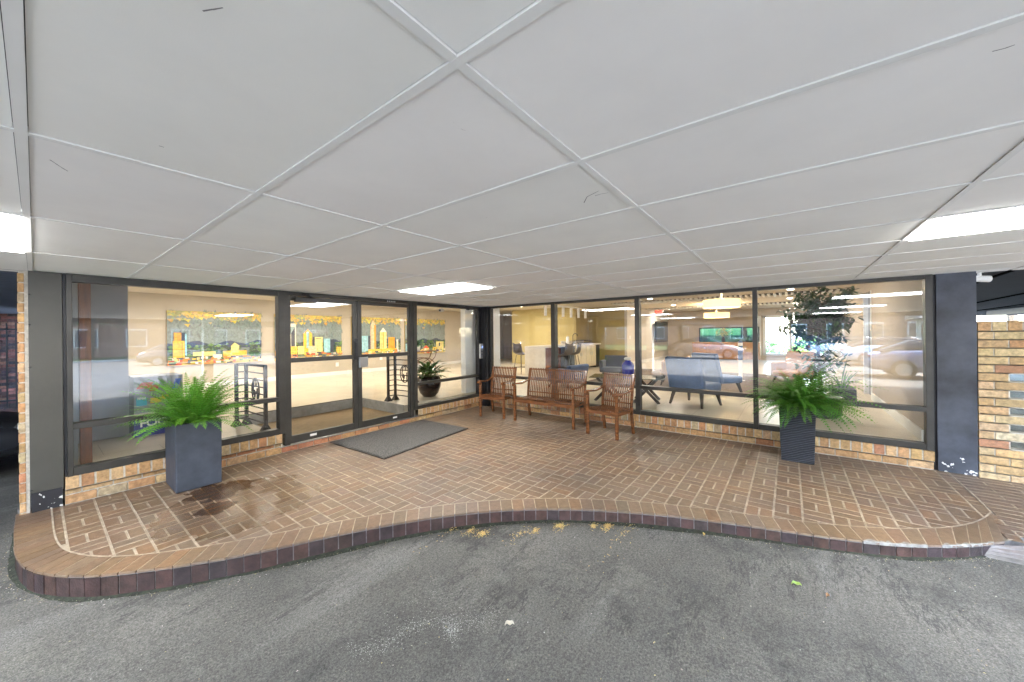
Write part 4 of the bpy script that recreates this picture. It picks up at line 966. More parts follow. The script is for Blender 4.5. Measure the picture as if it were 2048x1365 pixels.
# ------------------------------------------------------------------ paintings
SKY = (.23, .28, .27)
def painting(name, x0, x1, z0, z1, blds, label, seed):
    random.seed(seed); t = thing(name, label, 'painting', ((x0 + x1) / 2, 11.85, (z0 + z1) / 2), group='four skyline canvases on the lobby wall')
    W, H = x1 - x0, z1 - z0; b = MB(); b.box(x0, x1, 11.855, 11.899, z0, z1, (.45, .33, .08)); b.build('canvas', m_paint, t)
    b = MB(); d = [11.8545]
    def rect(u0, u1, v0, v1, c, dz=0.0):
        d[0] -= .00004
        b.add([(x0 + u0 * W, d[0], z0 + v0 * H), (x0 + u1 * W, d[0], z0 + v0 * H), (x0 + u1 * W, d[0], z0 + v1 * H), (x0 + u0 * W, d[0], z0 + v1 * H)], [(0, 1, 2, 3)], c)
    def polyg(P, c):
        d[0] -= .00004; b.add([(x0 + u * W, d[0], z0 + v * H) for u, v in P], [tuple(range(len(P)))], c)
    rect(0, 1, 0, 1, SKY); rect(0, 1, .945, 1, (.60, .42, .10)); rect(0, 1, 0, .06, (.70, .50, .12))
    for _ in range(260):
        u, v = random.random(), random.uniform(.5, 1); polyg([(u, v), (u + .05 * random.random(), v - .06 * random.random()), (u + .02, v + .05)], jit((.21, .255, .245), .22, .08))
    for _ in range(260):
        u = random.random(); v = 1 - abs(random.gauss(0, .07)) - .004; s = random.uniform(.010, .034)
        polyg([(max(0, u - s), min(1, v)), (u + s * .3, max(.6, v - s * 1.8)), (min(1, u + s), min(1, v + .01))], jit(random.choice([(.72, .47, .07), (.62, .42, .15), (.70, .55, .10), (.35, .36, .14)]), .15, .1))
    # hills and woods
    P = [(0, .30)] + [(i / 20, .40 + .035 * sin(i * .9 + seed) + .02 * random.random()) for i in range(21)] + [(1, .30)]; polyg(P, (.05, .07, .13))
    for _ in range(200):
        u, v = random.random(), random.uniform(.14, .38); s = random.uniform(.01, .04); polyg([(max(0, u - s), v), (u, v - s * .8), (min(1, u + s), v), (u, v + s)], jit(random.choice([(.05, .10, .04), (.10, .20, .05), (.03, .06, .04), (.16, .28, .08)]), .2, .1))
    for q in blds:
        if q[0] == 'p': polyg(q[1], q[2])
        else:
            rect(*q)
            if q[3] - q[2] > .12:
                for _s in range(4): _u = random.uniform(q[0], q[1]); rect(max(q[0], _u - .006), min(q[1], _u + .006), q[2], q[3] - random.uniform(0, .04), jit(q[4], .35, .15))
                for _s in range(5): _v = random.uniform(q[2], q[3] - .02); rect(q[0], q[1] * .7 + q[0] * .3, _v, _v + .008, jit(q[4], .35, .1))
    for _ in range(85):
        u = random.random(); v = random.uniform(0, .11); s = random.uniform(.01, .035)
        rect(max(0, u - s), min(1, u + s), v, min(.17, v + random.uniform(.02, .05)), jit(random.choice([(.80, .55, .08), (.75, .12, .05), (.85, .70, .30), (.85, .82, .72), (.80, .30, .06), (.08, .08, .10), (.15, .28, .08)]), .12, .05))
    b.build('paint', m_paint, t)
m_paint = mat('oil_paint', attr=True, rough=.5, var=.25, vs_=18, bump=.3, bs=60)
Yw, Or, Tq, Dk, Pk, Wh, Yl = (.80, .52, .05), (.82, .36, .04), (.30, .55, .60), (.05, .06, .09), (.78, .55, .35), (.85, .80, .66), (.85, .70, .25)
painting('skyline_painting', 1.93, 3.90, .88, 2.225, [(.12, .17, .30, .60, Dk), (.05, .16, .14, .45, Yw), (.06, .13, .45, .60, Or), (.165, .18, .18, .58, Tq), (.24, .47, .16, .24, Yl), (.55, .82, .14, .24, Yw), (.64, .73, .2, .33, Yl), ('p', [(.635, .33), (.68, .40), (.74, .33)], Yl), (.44, .54, .08, .18, Wh)], 'skyline painting with one yellow tower and a gabled house, leftmost on the lobby wall', 3)
painting('skyline_painting', 4.24, 6.24, .86, 2.225, [(.115, .285, .2, .80, Wh), (.13, .20, .2, .73, Tq), (.215, .27, .2, .73, Dk), ('p', [(.13, .73), (.20, .55), (.275, .73)], (.30, .40, .38)), (.39, .52, .16, .58, Yw), ('p', [(.39, .58), (.455, .68), (.52, .58)], Or), (.435, .475, .25, .62, Tq), (.53, .56, .15, .50, Dk), (.56, .68, .15, .50, Yl), (.575, .66, .46, .475, Dk), (.70, .80, .14, .46, Tq), (.80, .86, .14, .44, Dk), (.20, .30, .12, .3, Yw), (.31, .40, .12, .3, Yl), (.46, .58, .12, .3, Pk), (.0, .2, .1, .22, Or), (.90, .98, .10, .26, Yw)], 'skyline painting with a white framed tower, seen through the left door leaf', 5)
painting('skyline_painting', 6.60, 8.56, .84, 2.225, [(.05, .14, .12, .56, Wh), (.14, .17, .12, .5, Dk), (.18, .30, .12, .52, Tq), (.30, .35, .12, .52, Dk), (.35, .46, .12, .78, Pk), ('p', [(.35, .78), (.405, .93), (.46, .78)], Pk), (.42, .46, .12, .8, Or), (.54, .68, .14, .62, Yl), ('p', [(.54, .62), (.61, .74), (.68, .62)], Wh), (.60, .62, .2, .62, Or), (.72, .86, .12, .48, Or), (.86, .88, .12, .46, Dk), (.90, .94, .12, .42, Wh), (.3, .9, .06, .18, Yw)], 'skyline painting with a tall rounded tower, seen through the right door leaf', 8)
painting('skyline_painting', 8.78, 10.84, .82, 2.225, [(.75, .95, .04, .34, Yl), (.66, .78, .06, .18, Yw), (.82, .86, .20, .30, Dk), (.0, .12, .05, .3, Tq), (.42, .56, .04, .15, Yl), ('p', [(.40, .15), (.49, .24), (.58, .15)], (.75, .12, .05))], 'skyline painting mostly of grey sky and dark hills, rightmost on the lobby wall', 13)
random.seed(33)
for x, z in ((6.10, .56), (7.74, .68)):
    simple('wall_outlet', 'white wall outlet below the ' + ('second' if x < 7 else 'third') + ' painting', 'outlet', m_white, (x - .05, x + .05, 11.885, 11.8995, z, z + .13), bevel=.004)

# ------------------------------------------------------------------ lobby railings with monogram
def railing(P, zt, label, mono_seg):
    t = thing('iron_railing', label, 'railing', (*P[0], ZF), group='monogram railings beside the sunken mat')
    for (x, y) in P:
        b = MB(); b.box(x - .02, x + .02, y - .02, y + .02, ZF, zt); b.add([(x - .06, y - .06, ZF), (x + .06, y - .06, ZF), (x + .06, y + .06, ZF), (x - .06, y + .06, ZF), (x - .02, y - .02, ZF + .09), (x + .02, y - .02, ZF + .09), (x + .02, y + .02, ZF + .09), (x - .02, y + .02, ZF + .09)], [(0, 1, 5, 4), (1, 2, 6, 5), (2, 3, 7, 6), (3, 0, 4, 7)])
        b.build('post', m_rail, t)
    b = MB(); zs_ = [ZF + .10 + (zt - .02 - ZF - .10) * k / 8 for k in range(9)]
    for (p, q) in zip(P[:-1], P[1:]):
        for z in zs_: b.bar((*p, z), (*q, z), .012, .016)
    for (p, q) in zip(P[:-1], P[1:]): b.bar((*p, zt), (*q, zt), .036, .014)
    b.build('bars', m_rail, t)
    p, q = Vector(P[mono_seg]), Vector(P[mono_seg + 1]); c = (p + q) / 2; d = (q - p).normalized(); zc = ZF + .53
    def pt(u, v): return (c.x + d.x * u, c.y + d.y * u, zc + v)
    b = MB(); b.tube([pt(.125 * cos(a * pi / 16), .165 * sin(a * pi / 16)) for a in range(32)], .010, 6, closed=True)
    b.tube([pt(.02, .12), pt(.0, .15), pt(-.05, .12), pt(-.075, .02), pt(-.06, -.07), pt(-.02, -.10), pt(.0, -.02)], .009, 6)
    b.tube([pt(-.03, .0), pt(-.03, -.155)], .010, 6); b.tube([pt(.06, .03), pt(.06, -.14)], .010, 6); b.tube([pt(-.03, -.04), pt(.06, -.02)], .009, 6); b.tube([pt(.02, .15), pt(.02, .06)], .009, 6)
    b.build('monogram', m_rail, t)
railing([(1.76, 6.31), (1.88, 6.31), (1.90, 5.64)], 1.17, 'black iron railing with oval monogram left of the sunken mat', 1)
railing([(4.20, 6.22), (4.36, 6.22), (4.40, 5.66)], 1.20, 'black iron railing with oval monogram right of the sunken mat', 1)

# ------------------------------------------------------------------ food box
t = thing('display_box', 'blue and grey cardboard donation box with grocery pictures beside the grey wall', 'box', (1.0, 6.9, ZF))
m_box = mat('printed_card', attr=True, rough=.5)
x0, x1, y0, y1, zt_ = .765, 1.24, 6.66, 7.10, 1.05
b = MB(); b.box(x0, x1, y0, y1, ZF, .50, (.03, .035, .22)); b.box(x0, x1, y0, y1, .502, zt_, (.22, .23, .26)); b.build('carton', m_box, t)
b = MB(); yy = y0 - .002
def card(u0, u1, z0, z1, c, sk=0):
    global yy
    global ncard
    yy -= .0006; b = MB(); b.add([(x0 + u0, yy, z0), (x0 + u1, yy, z0), (x0 + u1 + sk, yy, z1), (x0 + u0 + sk, yy, z1)], [(0, 1, 2, 3)], c); b.build('picture', m_box, t)
ncard = 0
card(.02, .14, .90, .98, (.55, .07, .06), .05); card(.14, .22, .86, .94, (.45, .06, .05), .02); card(.36, .42, .86, 1.0, (.06, .12, .5), .04); card(.02, .12, .68, .78, (.05, .35, .45)); card(.03, .11, .76, .79, (.6, .65, .65)); card(.15, .26, .70, .77, (.6, .45, .05)); card(.26, .33, .74, .80, (.75, .35, .02)); card(.30, .42, .60, .68, (.10, .3, .12))
text('FOOD', 'lettering', .13, (.0 + .0, y0 - 6.9 - .004, .50 - ZF - .055), (R(90), 0, 0), m_white, t)

# ------------------------------------------------------------------ generic leafy plants
def lance(b, base, az, e0, L, k, wd, col, n=6):
    p = Vector(base); V = []
    for i in range(n + 1):
        s = i / n; e = e0 - k * s; d = Vector((cos(az) * cos(e), sin(az) * cos(e), sin(e))); side = Vector((-sin(az), cos(az), 0)); nn = side.cross(d)
        w_ = wd * sin(pi * (s * .94 + .05)) ** .8 if i < n else 0.001
        V += [p - side * w_ - nn * w_ * -.25, p, p + side * w_ - nn * w_ * -.25]; p = p + d * L / n
    b.add(V, [(3 * i + a, 3 * i + 3 + a, 3 * i + 4 + a, 3 * i + 1 + a) for i in range(n) for a in (0, 1)], col)
pc = Vector((5.02, 5.98, ZF)); t = thing('potted_lily', 'broad leaved green plant in a round black bowl behind the right lobby window', 'potted plant', pc)
b = MB(); b.lathe([(.12, 0), (.19, .08), (.235, .20), (.25, .30), (.225, .40), (.20, .42), (.19, .41), (.2, .36)], pc, 28); b.build('bowl', mat('black_glaze', (.012, .011, .012), .25), t, smooth=True)
b = MB()
for i in range(75):
    az = random.random() * 2 * pi; e = R(random.uniform(25, 85)); L = random.uniform(.20, .36)
    bs_ = (pc.x + cos(az) * .07 * random.random(), pc.y + sin(az) * .07 * random.random(), pc.z + .37)
    sp = random.uniform(.08, .24); q = Vector(bs_) + Vector((cos(az) * cos(e), sin(az) * cos(e), sin(e))) * sp
    b.bar(bs_, q, .005, col=(.05, .12, .03)); lance(b, q, az + random.uniform(-.3, .3), e * .8, L, random.uniform(.8, 1.7), .040, jit((.035, .105, .02), .3, .1))
b.build('foliage', m_leafd, t)

# console table with orchid pot
cx0, cx1, cyy = 8.45, 9.75, 11.2; zt_ = .74 + ZF - .06
t = thing('console_table', 'bronze console table with curved strap legs below the last painting', 'table', ((cx0 + cx1) / 2, cyy, ZF))
m_brz = mat('bronze', (.16, .09, .055), .4, .6)
b = MB(); b.box(cx0, cx1, cyy - .18, cyy + .18, zt_ - .035, zt_); b.build('tabletop', m_brz, t, bevel=.004)
for s in (-1, 1):
    b = MB(); yy_ = cyy + s * .15; c = (cx0 + cx1) / 2
    b.tube([(c - .55 * cos(a * pi / 12), yy_, zt_ - .04 - .42 * sin(a * pi / 12)) for a in range(13)], .018, 6)
    b.build('leg', m_brz, t); b = MB(); b.tube([(c - .55 * cos(a * pi / 12), yy_ - s * .04, ZF + .42 * sin(a * pi / 12)) for a in range(13)], .018, 6); b.build('leg', m_brz, t)
t = thing('potted_orchid', 'leafy plant in a pale pot on the bronze console table', 'potted plant', (8.85, cyy, zt_))
b = MB(); b.lathe([(.07, 0), (.11, .12), (.12, .22), (.10, .22)], (8.85, cyy, zt_), 20); b.build('pot', m_white, t, smooth=True)
b = MB()
for i in range(60):
    az = random.random() * 6.28; lance(b, (8.85, cyy, zt_ + .2), az, R(random.uniform(20, 85)), random.uniform(.25, .5), random.uniform(.8, 2), .025, jit((.05, .13, .03), .3, .1))
b.build('foliage', m_leafd, t)

# ------------------------------------------------------------------ kitchen
m_cab = mat('cream_cabinet', (.60, .52, .36), .5, var=.04); m_top = mat('pale_counter', (.66, .61, .53), .35, var=.08, vs_=12); m_redw = mat('island_wood', (.20, .06, .03), .45, var=.4, vs_=4, stretch=(6, 1, 1))
KY0, KY1, KX0, KX1, KT = 5.80, 6.50, 9.25, 13.35, 1.19
t = thing('kitchen_counter', 'long pale kitchen counter with waterfall end and cream cabinets', 'kitchen counter', (11.3, 6.15, ZF))
b = MB(); b.box(KX0, KX1, KY0 - .02, KY1, KT - .05, KT); b.box(KX0, KX0 + .05, KY0 - .02, KY1, ZF, KT - .05); b.box(KX0 + 2.3, KX1, KY1 + .001, KY1 + .03, KT, KT + .11); b.build('countertop', m_top, t, bevel=.003)
b = MB(); b.box(KX0 + .05, 10.75, KY0 + .28, KY1 - .02, ZF, KT - .051); b.build('island_panel', m_redw, t)
b = MB(); b.box(11.25, 12.95, KY0 + .02, KY1 - .02, ZF + .08, KT - .051); b.build('cabinet_carcass', m_cab, t)
for k in range(4):
    xa = 11.27 + k * .42; d = MB(); d.box(xa, xa + .40, KY0 - .002, KY0 + .018, ZF + .10, KT - .25); d.box(xa, xa + .40, KY0 - .002, KY0 + .018, KT - .235, KT - .07); o = d.build('cabinet_door', m_cab, t, bevel=.003)
    h = MB(); h.box(xa + (.34 if k % 2 == 0 else .04), xa + (.36 if k % 2 == 0 else .06), KY0 - .025, KY0 - .003, KT - .42, KT - .30); h.build('handle', m_steel, o)
b = MB(); b.box(10.77, 11.23, KY0 + .01, KY1 - .05, ZF + .05, KT - .055); b.box(10.80, 11.2, KY0 - .02, KY0 + .009, KT - .14, KT - .11); b.build('dishwasher', mat('dark_steel', (.10, .11, .12), .35, .6), t, bevel=.004)
b = MB(); b.box(12.97, 13.33, KY0 + .03, KY1 - .05, ZF, KT - .055); b.build('wine_cooler', m_black, t)
b = MB(); b.tube([(12.2, 6.38, KT), (12.2, 6.38, KT + .30), (12.2, 6.35, KT + .36), (12.2, 6.28, KT + .38), (12.2, 6.21, KT + .35), (12.2, 6.2, KT + .28)], .014, 8); b.tube([(12.3, 6.38, KT), (12.3, 6.38, KT + .14)], .01, 6); b.build('faucet', m_black, t, smooth=True)
t = thing('paper_towel', 'white roll of paper towel standing left of the kitchen tap', 'paper towel', (11.55, 6.25, KT)); b = MB(); b.lathe([(.055, .01), (.055, .27)], (11.55, 6.25, KT), 18); b.build('roll', m_white, t, smooth=False); b = MB(); b.lathe([(.075, 0), (.075, .009)], (11.55, 6.25, KT), 18); b.tube([(11.55, 6.25, KT), (11.55, 6.25, KT + .31)], .008, 6); b.build('holder', m_steel, t)
t = thing('dish_rack', 'black wire dish rack on the counter right of the tap', 'dish rack', (12.75, 6.2, KT)); b = MB()
for z in (.02, .12): b.tube([(12.5, 6.0, KT + z), (13.0, 6.0, KT + z), (13.0, 6.4, KT + z), (12.5, 6.4, KT + z)], .008, 6, closed=True)
for i in range(9): b.tube([(12.5 + i * .0625, 6.0, KT + .12), (12.5 + i * .0625, 6.02, KT + .02), (12.5 + i * .0625, 6.38, KT + .02), (12.5 + i * .0625, 6.4, KT + .12)], .005, 5)
b.build('wires', m_black, t)
t = thing('mug', 'white mug on the wall side of the island counter', 'mug', (10.9, 6.35, KT)); b = MB(); b.lathe([(.035, 0), (.045, .10), (.04, .10), (.03, .01)], (10.9, 6.35, KT), 16); b.build('cup', m_white, t, smooth=True)
b = MB(); b.tube([(10.945, 6.35, KT + .08), (10.975, 6.35, KT + .07), (10.975, 6.35, KT + .04), (10.94, 6.35, KT + .025)], .006, 6); b.build('handle', m_white, t)
# stools
def stool(x, y, rz, label):
    t = thing('bar_stool', label, 'bar stool', (x, y, ZF), rz, group='bar stools at the kitchen island')
    b = MB(); prof = [(-.20, .62), (-.10, .60), (.05, .60), (.16, .64), (.22, .74), (.235, .88), (.24, .96)]; V = []
    for i, (u, z) in enumerate(prof):
        hw = .21 - .02 * (i > 4)
        for v in range(7):
            f = v / 6 * 2 - 1; V.append((u - .03 * f * f * (i > 3), hw * f, z + .05 * f * f))
    b.add(V, [(i * 7 + v, i * 7 + v + 1, (i + 1) * 7 + v + 1, (i + 1) * 7 + v) for i in range(6) for v in range(6)]); o = b.build('seat_shell', mat('taupe_leather', (.10, .085, .075), .55), t, world=False, smooth=True)
    s = o.modifiers.new('solid', 'SOLIDIFY'); s.thickness = .025
    for sx in (-1, 1):
        for sy in (-1, 1):
            b = MB(); b.tube([(sx * .10, sy * .12, .60), (sx * .19, sy * .19, 0)], .009, 6); b.build('leg', m_black, t, world=False)
    b = MB(); b.tube([(-.165, -.17, .2), (.165, -.17, .2), (.165, .17, .2), (-.165, .17, .2)], .008, 6, closed=True); b.build('footrest', m_black, t, world=False)
stool(9.95, 5.50, R(-100), 'taupe bar stool at the island, left one behind the bench')
stool(10.55, 5.50, R(-80), 'taupe bar stool at the island, next to the dishwasher')
stool(9.75, 7.0, R(80), 'dark bar stool on the far side of the island by the mustard wall')
# hanging cylinder lights on a rail
t = thing('pendant_rail', 'pale ceiling rail with hanging cylinder pendants above the kitchen island', 'ceiling lamp', (11, 6.0, 2.5))
b = MB(); b.box(9.2, 13.8, 5.86, 5.92, 2.44, 2.48); b.build('rail', m_white, t)
for k in range(6):
    x = 9.5 + k * .55; b = MB(); b.tube([(x, 5.89, 2.44), (x, 5.89, 2.12)], .045, 12); b.build('cylinder', m_white, t)
t = thing('wall_switch', 'white light switch on the grey wall right of the kitchen', 'switch', (14.3, 4.97, 1.4)); b = MB(); b.box(14.25, 14.35, 4.968, 4.9795, 1.33, 1.46); b.build('plate', m_white, t); b = MB(); b.box(14.28, 14.32, 4.962, 4.967, 1.37, 1.42); b.build('rocker', m_white, t)
# television
t = thing('television', 'dark wall television tilted on the lounge wall', 'television', (17.9, 4.9, 1.6)); b = MB(); b.box(17.3, 19.3, 4.80, 4.86, 1.13, 2.10); b.build('case', m_black, t, bevel=.01)
b = MB(); b.box(17.33, 19.27, 4.797, 4.799, 1.16, 2.07); b.build('screen', mat('tv_screen', (.01, .015, .015), .06), t); b = MB(); b.box(18.1, 18.5, 4.861, 4.962, 1.4, 1.8); b.build('bracket', m_black, t)

# ------------------------------------------------------------------ lounge furniture
m_blue = mat('reflected_blue_upholstery', (.035, .085, .21), .8, var=.12, vs_=20, sheen=.3, bump=.15, bs=300)  # blue fabric made bluer, painting in the road's blue reflection from the glass
m_tanc = mat('tan_leather', (.33, .19, .10), .5, var=.12); m_char = mat('charcoal_upholstery', (.05, .055, .07), .85, var=.1, sheen=.2)
m_leg = mat('dark_wood_leg', (.035, .025, .018), .45, var=.3)
def armchair(x, y, rz, mt, label, W=.64, D=.56, back=.60, leg=.24, arms=False):
    t = thing('armchair', label, 'armchair', (x, y, ZF), rz, group='lounge armchairs')
    b = MB(); b.box(-D / 2 + .05, D / 2, -W / 2, W / 2, leg + .02, leg + .16); b.build('seat', mt, t, world=False, bevel=.04, seg=4)
    b = MB(); V = []; q = Matrix.Rotation(R(-13), 3, 'Y'); b.obox((-D / 2 + .0, 0, leg + .02 + back / 2), (.10, W + .03, back), q); b.build('backrest', mt, t, world=False, bevel=.035, seg=4)
    if arms:
        for s in (-1, 1): b = MB(); b.box(-D / 2 + .05, D / 2 - .02, s * (W / 2) - .05, s * (W / 2) + .05, leg + .02, leg + .36); b.build('armrest', mt, t, world=False, bevel=.04, seg=4)
    for sx in (-1, 1):
        for sy in (-1, 1): b = MB(); b.bar((sx * (D / 2 - .07), sy * (W / 2 - .07), leg + .03), (sx * (D / 2 + .0), sy * (W / 2 - .02), 0), .05, .05, w2=.028); b.build('leg', m_leg, t, world=False)
    return t
armchair(7.12, 1.33, R(-22), m_blue, 'nearest dusty blue armchair, reflected blue painted in, with its back to the lounge window')
armchair(8.55, 1.15, R(-40), m_blue, 'second dusty blue armchair, reflected blue painted in, behind the nearest one')
pa = onz(1228, 757, ZF); armchair(pa.x, pa.y, R(190), m_char, 'charcoal tub armchair between the kitchen cabinets and the coffee table', .62, .55, .46, .16, True)
pa = onz(1122, 778, ZF); armchair(pa.x + .3, pa.y, R(80), m_blue, 'low dark blue armchair in front of the kitchen island, behind the bench', .70, .6, .42, .12, True)
pa = onz(1348, 770, ZF); armchair(pa.x, pa.y, R(100), m_tanc, 'brown armchair with thin legs left of the second blue armchair', .6, .55, .45, .24, True)
pa = onz(1585, 768, ZF); armchair(pa.x + .2, pa.y, R(150), m_tanc, 'tan leather armchair turned sideways left of the ficus', .62, .6, .62, .14, True)
pa = onz(1480, 745, ZF)
t = thing('banded_post', 'slim post with navy and white bands in the middle of the lounge', 'post', (12.6, 1.35, ZF))
X_ = 11.2; pz = onx(1481, 730, X_)
t.location = (X_, pz.y, ZF); b = MB(); b.lathe([(.10, 0), (.10, .02), (.045, .03), (.045, .55)], (0, 0, 0), 14); b.build('base', m_white, t, world=False)
for z0, z1, mt in ((.551, .80, m_blue), (.801, .86, m_white), (.861, .92, m_blue), (.921, 1.0, m_white)):
    b = MB(); b.lathe([(.055, z0), (.055, z1)], (0, 0, 0), 14); b.build('band', mt, t, world=False)
b = MB(); b.lathe([(.055, 1.001), (.045, 1.04), (.01, 1.06)], (0, 0, 0), 14); b.build('cap', m_blue, t, world=False)
# coffee table
t = thing('coffee_table', 'glass coffee table on crossed dark wooden legs', 'table', (9.0, 3.6, ZF)); tz = ZF + .44
ta, tb = onz(1184, 752, tz), onz(1330, 757, tz); cxm, cym = (ta.x + tb.x) / 2, (ta.y + tb.y) / 2; t.location = (cxm, cym, ZF); rz = math.atan2(tb.y - ta.y, tb.x - ta.x); LT = (tb - ta).length; t.rotation_euler = (0, 0, rz)
b = MB(); b.box(-LT / 2, LT / 2, -.33, .33, .44, .452); b.build('tabletop', glassmat('table_glass', .12, (.72, .85, .82)), t, world=False)
for s in (-1, 1):
    for q in (-1, 1): b = MB(); b.bar((s * LT * .26 - .18, q * .26, .435), (s * LT * .26 + .22, q * .22, 0), .04, .05); b.build('leg', m_leg, t, world=False); b = MB(); b.bar((s * LT * .26 + .18, q * .20, .435), (s * LT * .26 - .22, q * .26, 0), .04, .05); b.build('leg', m_leg, t, world=False)
vb = onz(1256, 752, tz); t = thing('blue_vase', 'cobalt blue glass jar on the coffee table behind the right slatted chair', 'vase', (vb.x, vb.y, tz + .012))
b = MB(); b.lathe([(.09, 0), (.115, .03), (.12, .20), (.09, .25), (.055, .27), (.06, .29)], (vb.x, vb.y, tz + .012), 24); b.build('jar', mat('cobalt_glass', (.02, .03, .35), .1, coat=.5), t, smooth=True)
b = MB()
for i in range(9): b.lathe([(.018, 0), (.03, .02), (.012, .045)], (vb.x + random.uniform(-.05, .05), vb.y + random.uniform(-.05, .05), tz + .30 + random.uniform(0, .03)), 7)
b.build('flowers', m_white, t)
# rug
simple('rug', 'flat grey brown rug under the lounge seating', 'rug', mat('rug_pile', (.15, .115, .09), .95, var=.35, vs_=14, bump=.5, bs=200), (8.6, 13.2, -.3, 4.3, ZF + .002, ZF + .012))
# sideboard and flowers in front of the far window
ys0, ys1 = farseg(1385, 1520, 18.6)
t = thing('sideboard', 'long orange wood sideboard below the ribbon window', 'sideboard', (18.8, (ys0 + ys1) / 2, ZF)); b = MB(); b.box(18.5, 18.95, ys0, ys1, ZF + .10, 1.12); b.build('carcass', mat('honey_wood', (.40, .21, .09), .45, var=.25, vs_=5), t, bevel=.01)
n_ = 4
for k in range(n_):
    a = ys0 + (ys1 - ys0) * k / n_; d = MB(); d.box(18.48, 18.499, a + .02, a + (ys1 - ys0) / n_ - .02, ZF + .14, 1.07); o = d.build('drawer_front', mat('honey_wood_front', (.37, .19, .085), .45, var=.25, vs_=5), t); h = MB(); h.box(18.455, 18.479, a + .1, a + .16, .85, .87); h.build('handle', m_steel, o)
fb = onx(1447, 690, 18.7)
t = thing('flower_vase', 'vase of yellow and cream flowers on the orange sideboard', 'flowers', (18.7, fb.y, 1.12)); b = MB(); b.lathe([(.07, 0), (.09, .1), (.05, .2), (.06, .24)], (18.7, fb.y, 1.12), 16); b.build('vase', m_black, t, smooth=True); b = MB()
for i in range(90):
    a = random.random() * 6.28; rr = random.uniform(0, .36); zc = 1.52 + random.uniform(-.16, .22) * (1 - rr); c = (18.7 + cos(a) * rr * .7, fb.y + sin(a) * rr, zc)
    col = random.choice([(.85, .62, .22), (.9, .8, .5), (.85, .7, .3), (.08, .2, .04)])
    for q in range(5): lance(b, c, a + q * 1.26, R(random.uniform(0, 60)), .06, 1, .022, jit(col, .15, .05), 3)
b.build('blossom', m_leafd, t)
# ficus
fx, fy = 7.15, -.38
t = thing('ficus_tree', 'tall indoor ficus with dark leaves in a black pot behind the right window', 'indoor tree', (fx, fy, ZF))
b = MB(); b.lathe([(.17, 0), (.22, .05), (.25, .30), (.23, .30), (.2, .24)], (fx, fy, ZF), 24); b.build('pot', m_black, t, smooth=True)
b = MB(); L_ = MB(); tips = []
b.tube([(fx, fy, ZF + .2), (fx + .03, fy + .02, .9), (fx, fy + .04, 1.4), (fx + .02, fy, 1.9)], [.03, .025, .02, .01], 8)
for i in range(80):
    z0 = random.choice([random.uniform(.8, 1.95), random.uniform(1.35, 2.0)]); az = random.random() * 6.28; l = random.uniform(.20, .56) * (1 if z0 > 1.25 else .8); p0_ = Vector((fx, fy + .02, z0)); e = R(random.uniform(5, 60)); p1_ = p0_ + Vector((cos(az) * cos(e), sin(az) * cos(e), sin(e) * .7)) * l
    p1_.z = min(p1_.z, 2.22); b.tube([p0_, p1_], [.008, .003], 5)
    for j in range(46 if z0 > 1.3 else 16):
        s = random.uniform(.3, 1.05); q = p0_.lerp(p1_, s) + Vector((random.gauss(0, .04), random.gauss(0, .04), random.gauss(0, .03)))
        lance(L_, q, random.random() * 6.28, R(random.uniform(-50, 40)), random.uniform(.08, .125), .6, random.uniform(.017, .026), jit((.035, .10, .026), .4, .12), 3)
b.build('branches', m_bark, t); L_.build('foliage', m_leafd, t)
# low planter with spiky plant
pa = Vector((8.9, -.75, ZF)); t = thing('potted_aloe', 'spiky leaved plant in a low blue black trough by the right end wall', 'potted plant', pa)
b = MB(); b.box(pa.x - .35, pa.x + .30, pa.y - .16, pa.y + .16, ZF, ZF + .26); b.build('trough', m_char, t, bevel=.01); b = MB()
for i in range(26): lance(b, (pa.x - .1 + random.uniform(-.1, .1), pa.y + random.uniform(-.05, .05), ZF + .25), random.random() * 6.28, R(random.uniform(35, 85)), random.uniform(.3, .6), random.uniform(.2, 1.6), .013, jit((.05, .12, .07), .3, .1))
b.build('foliage', m_leafd, t)

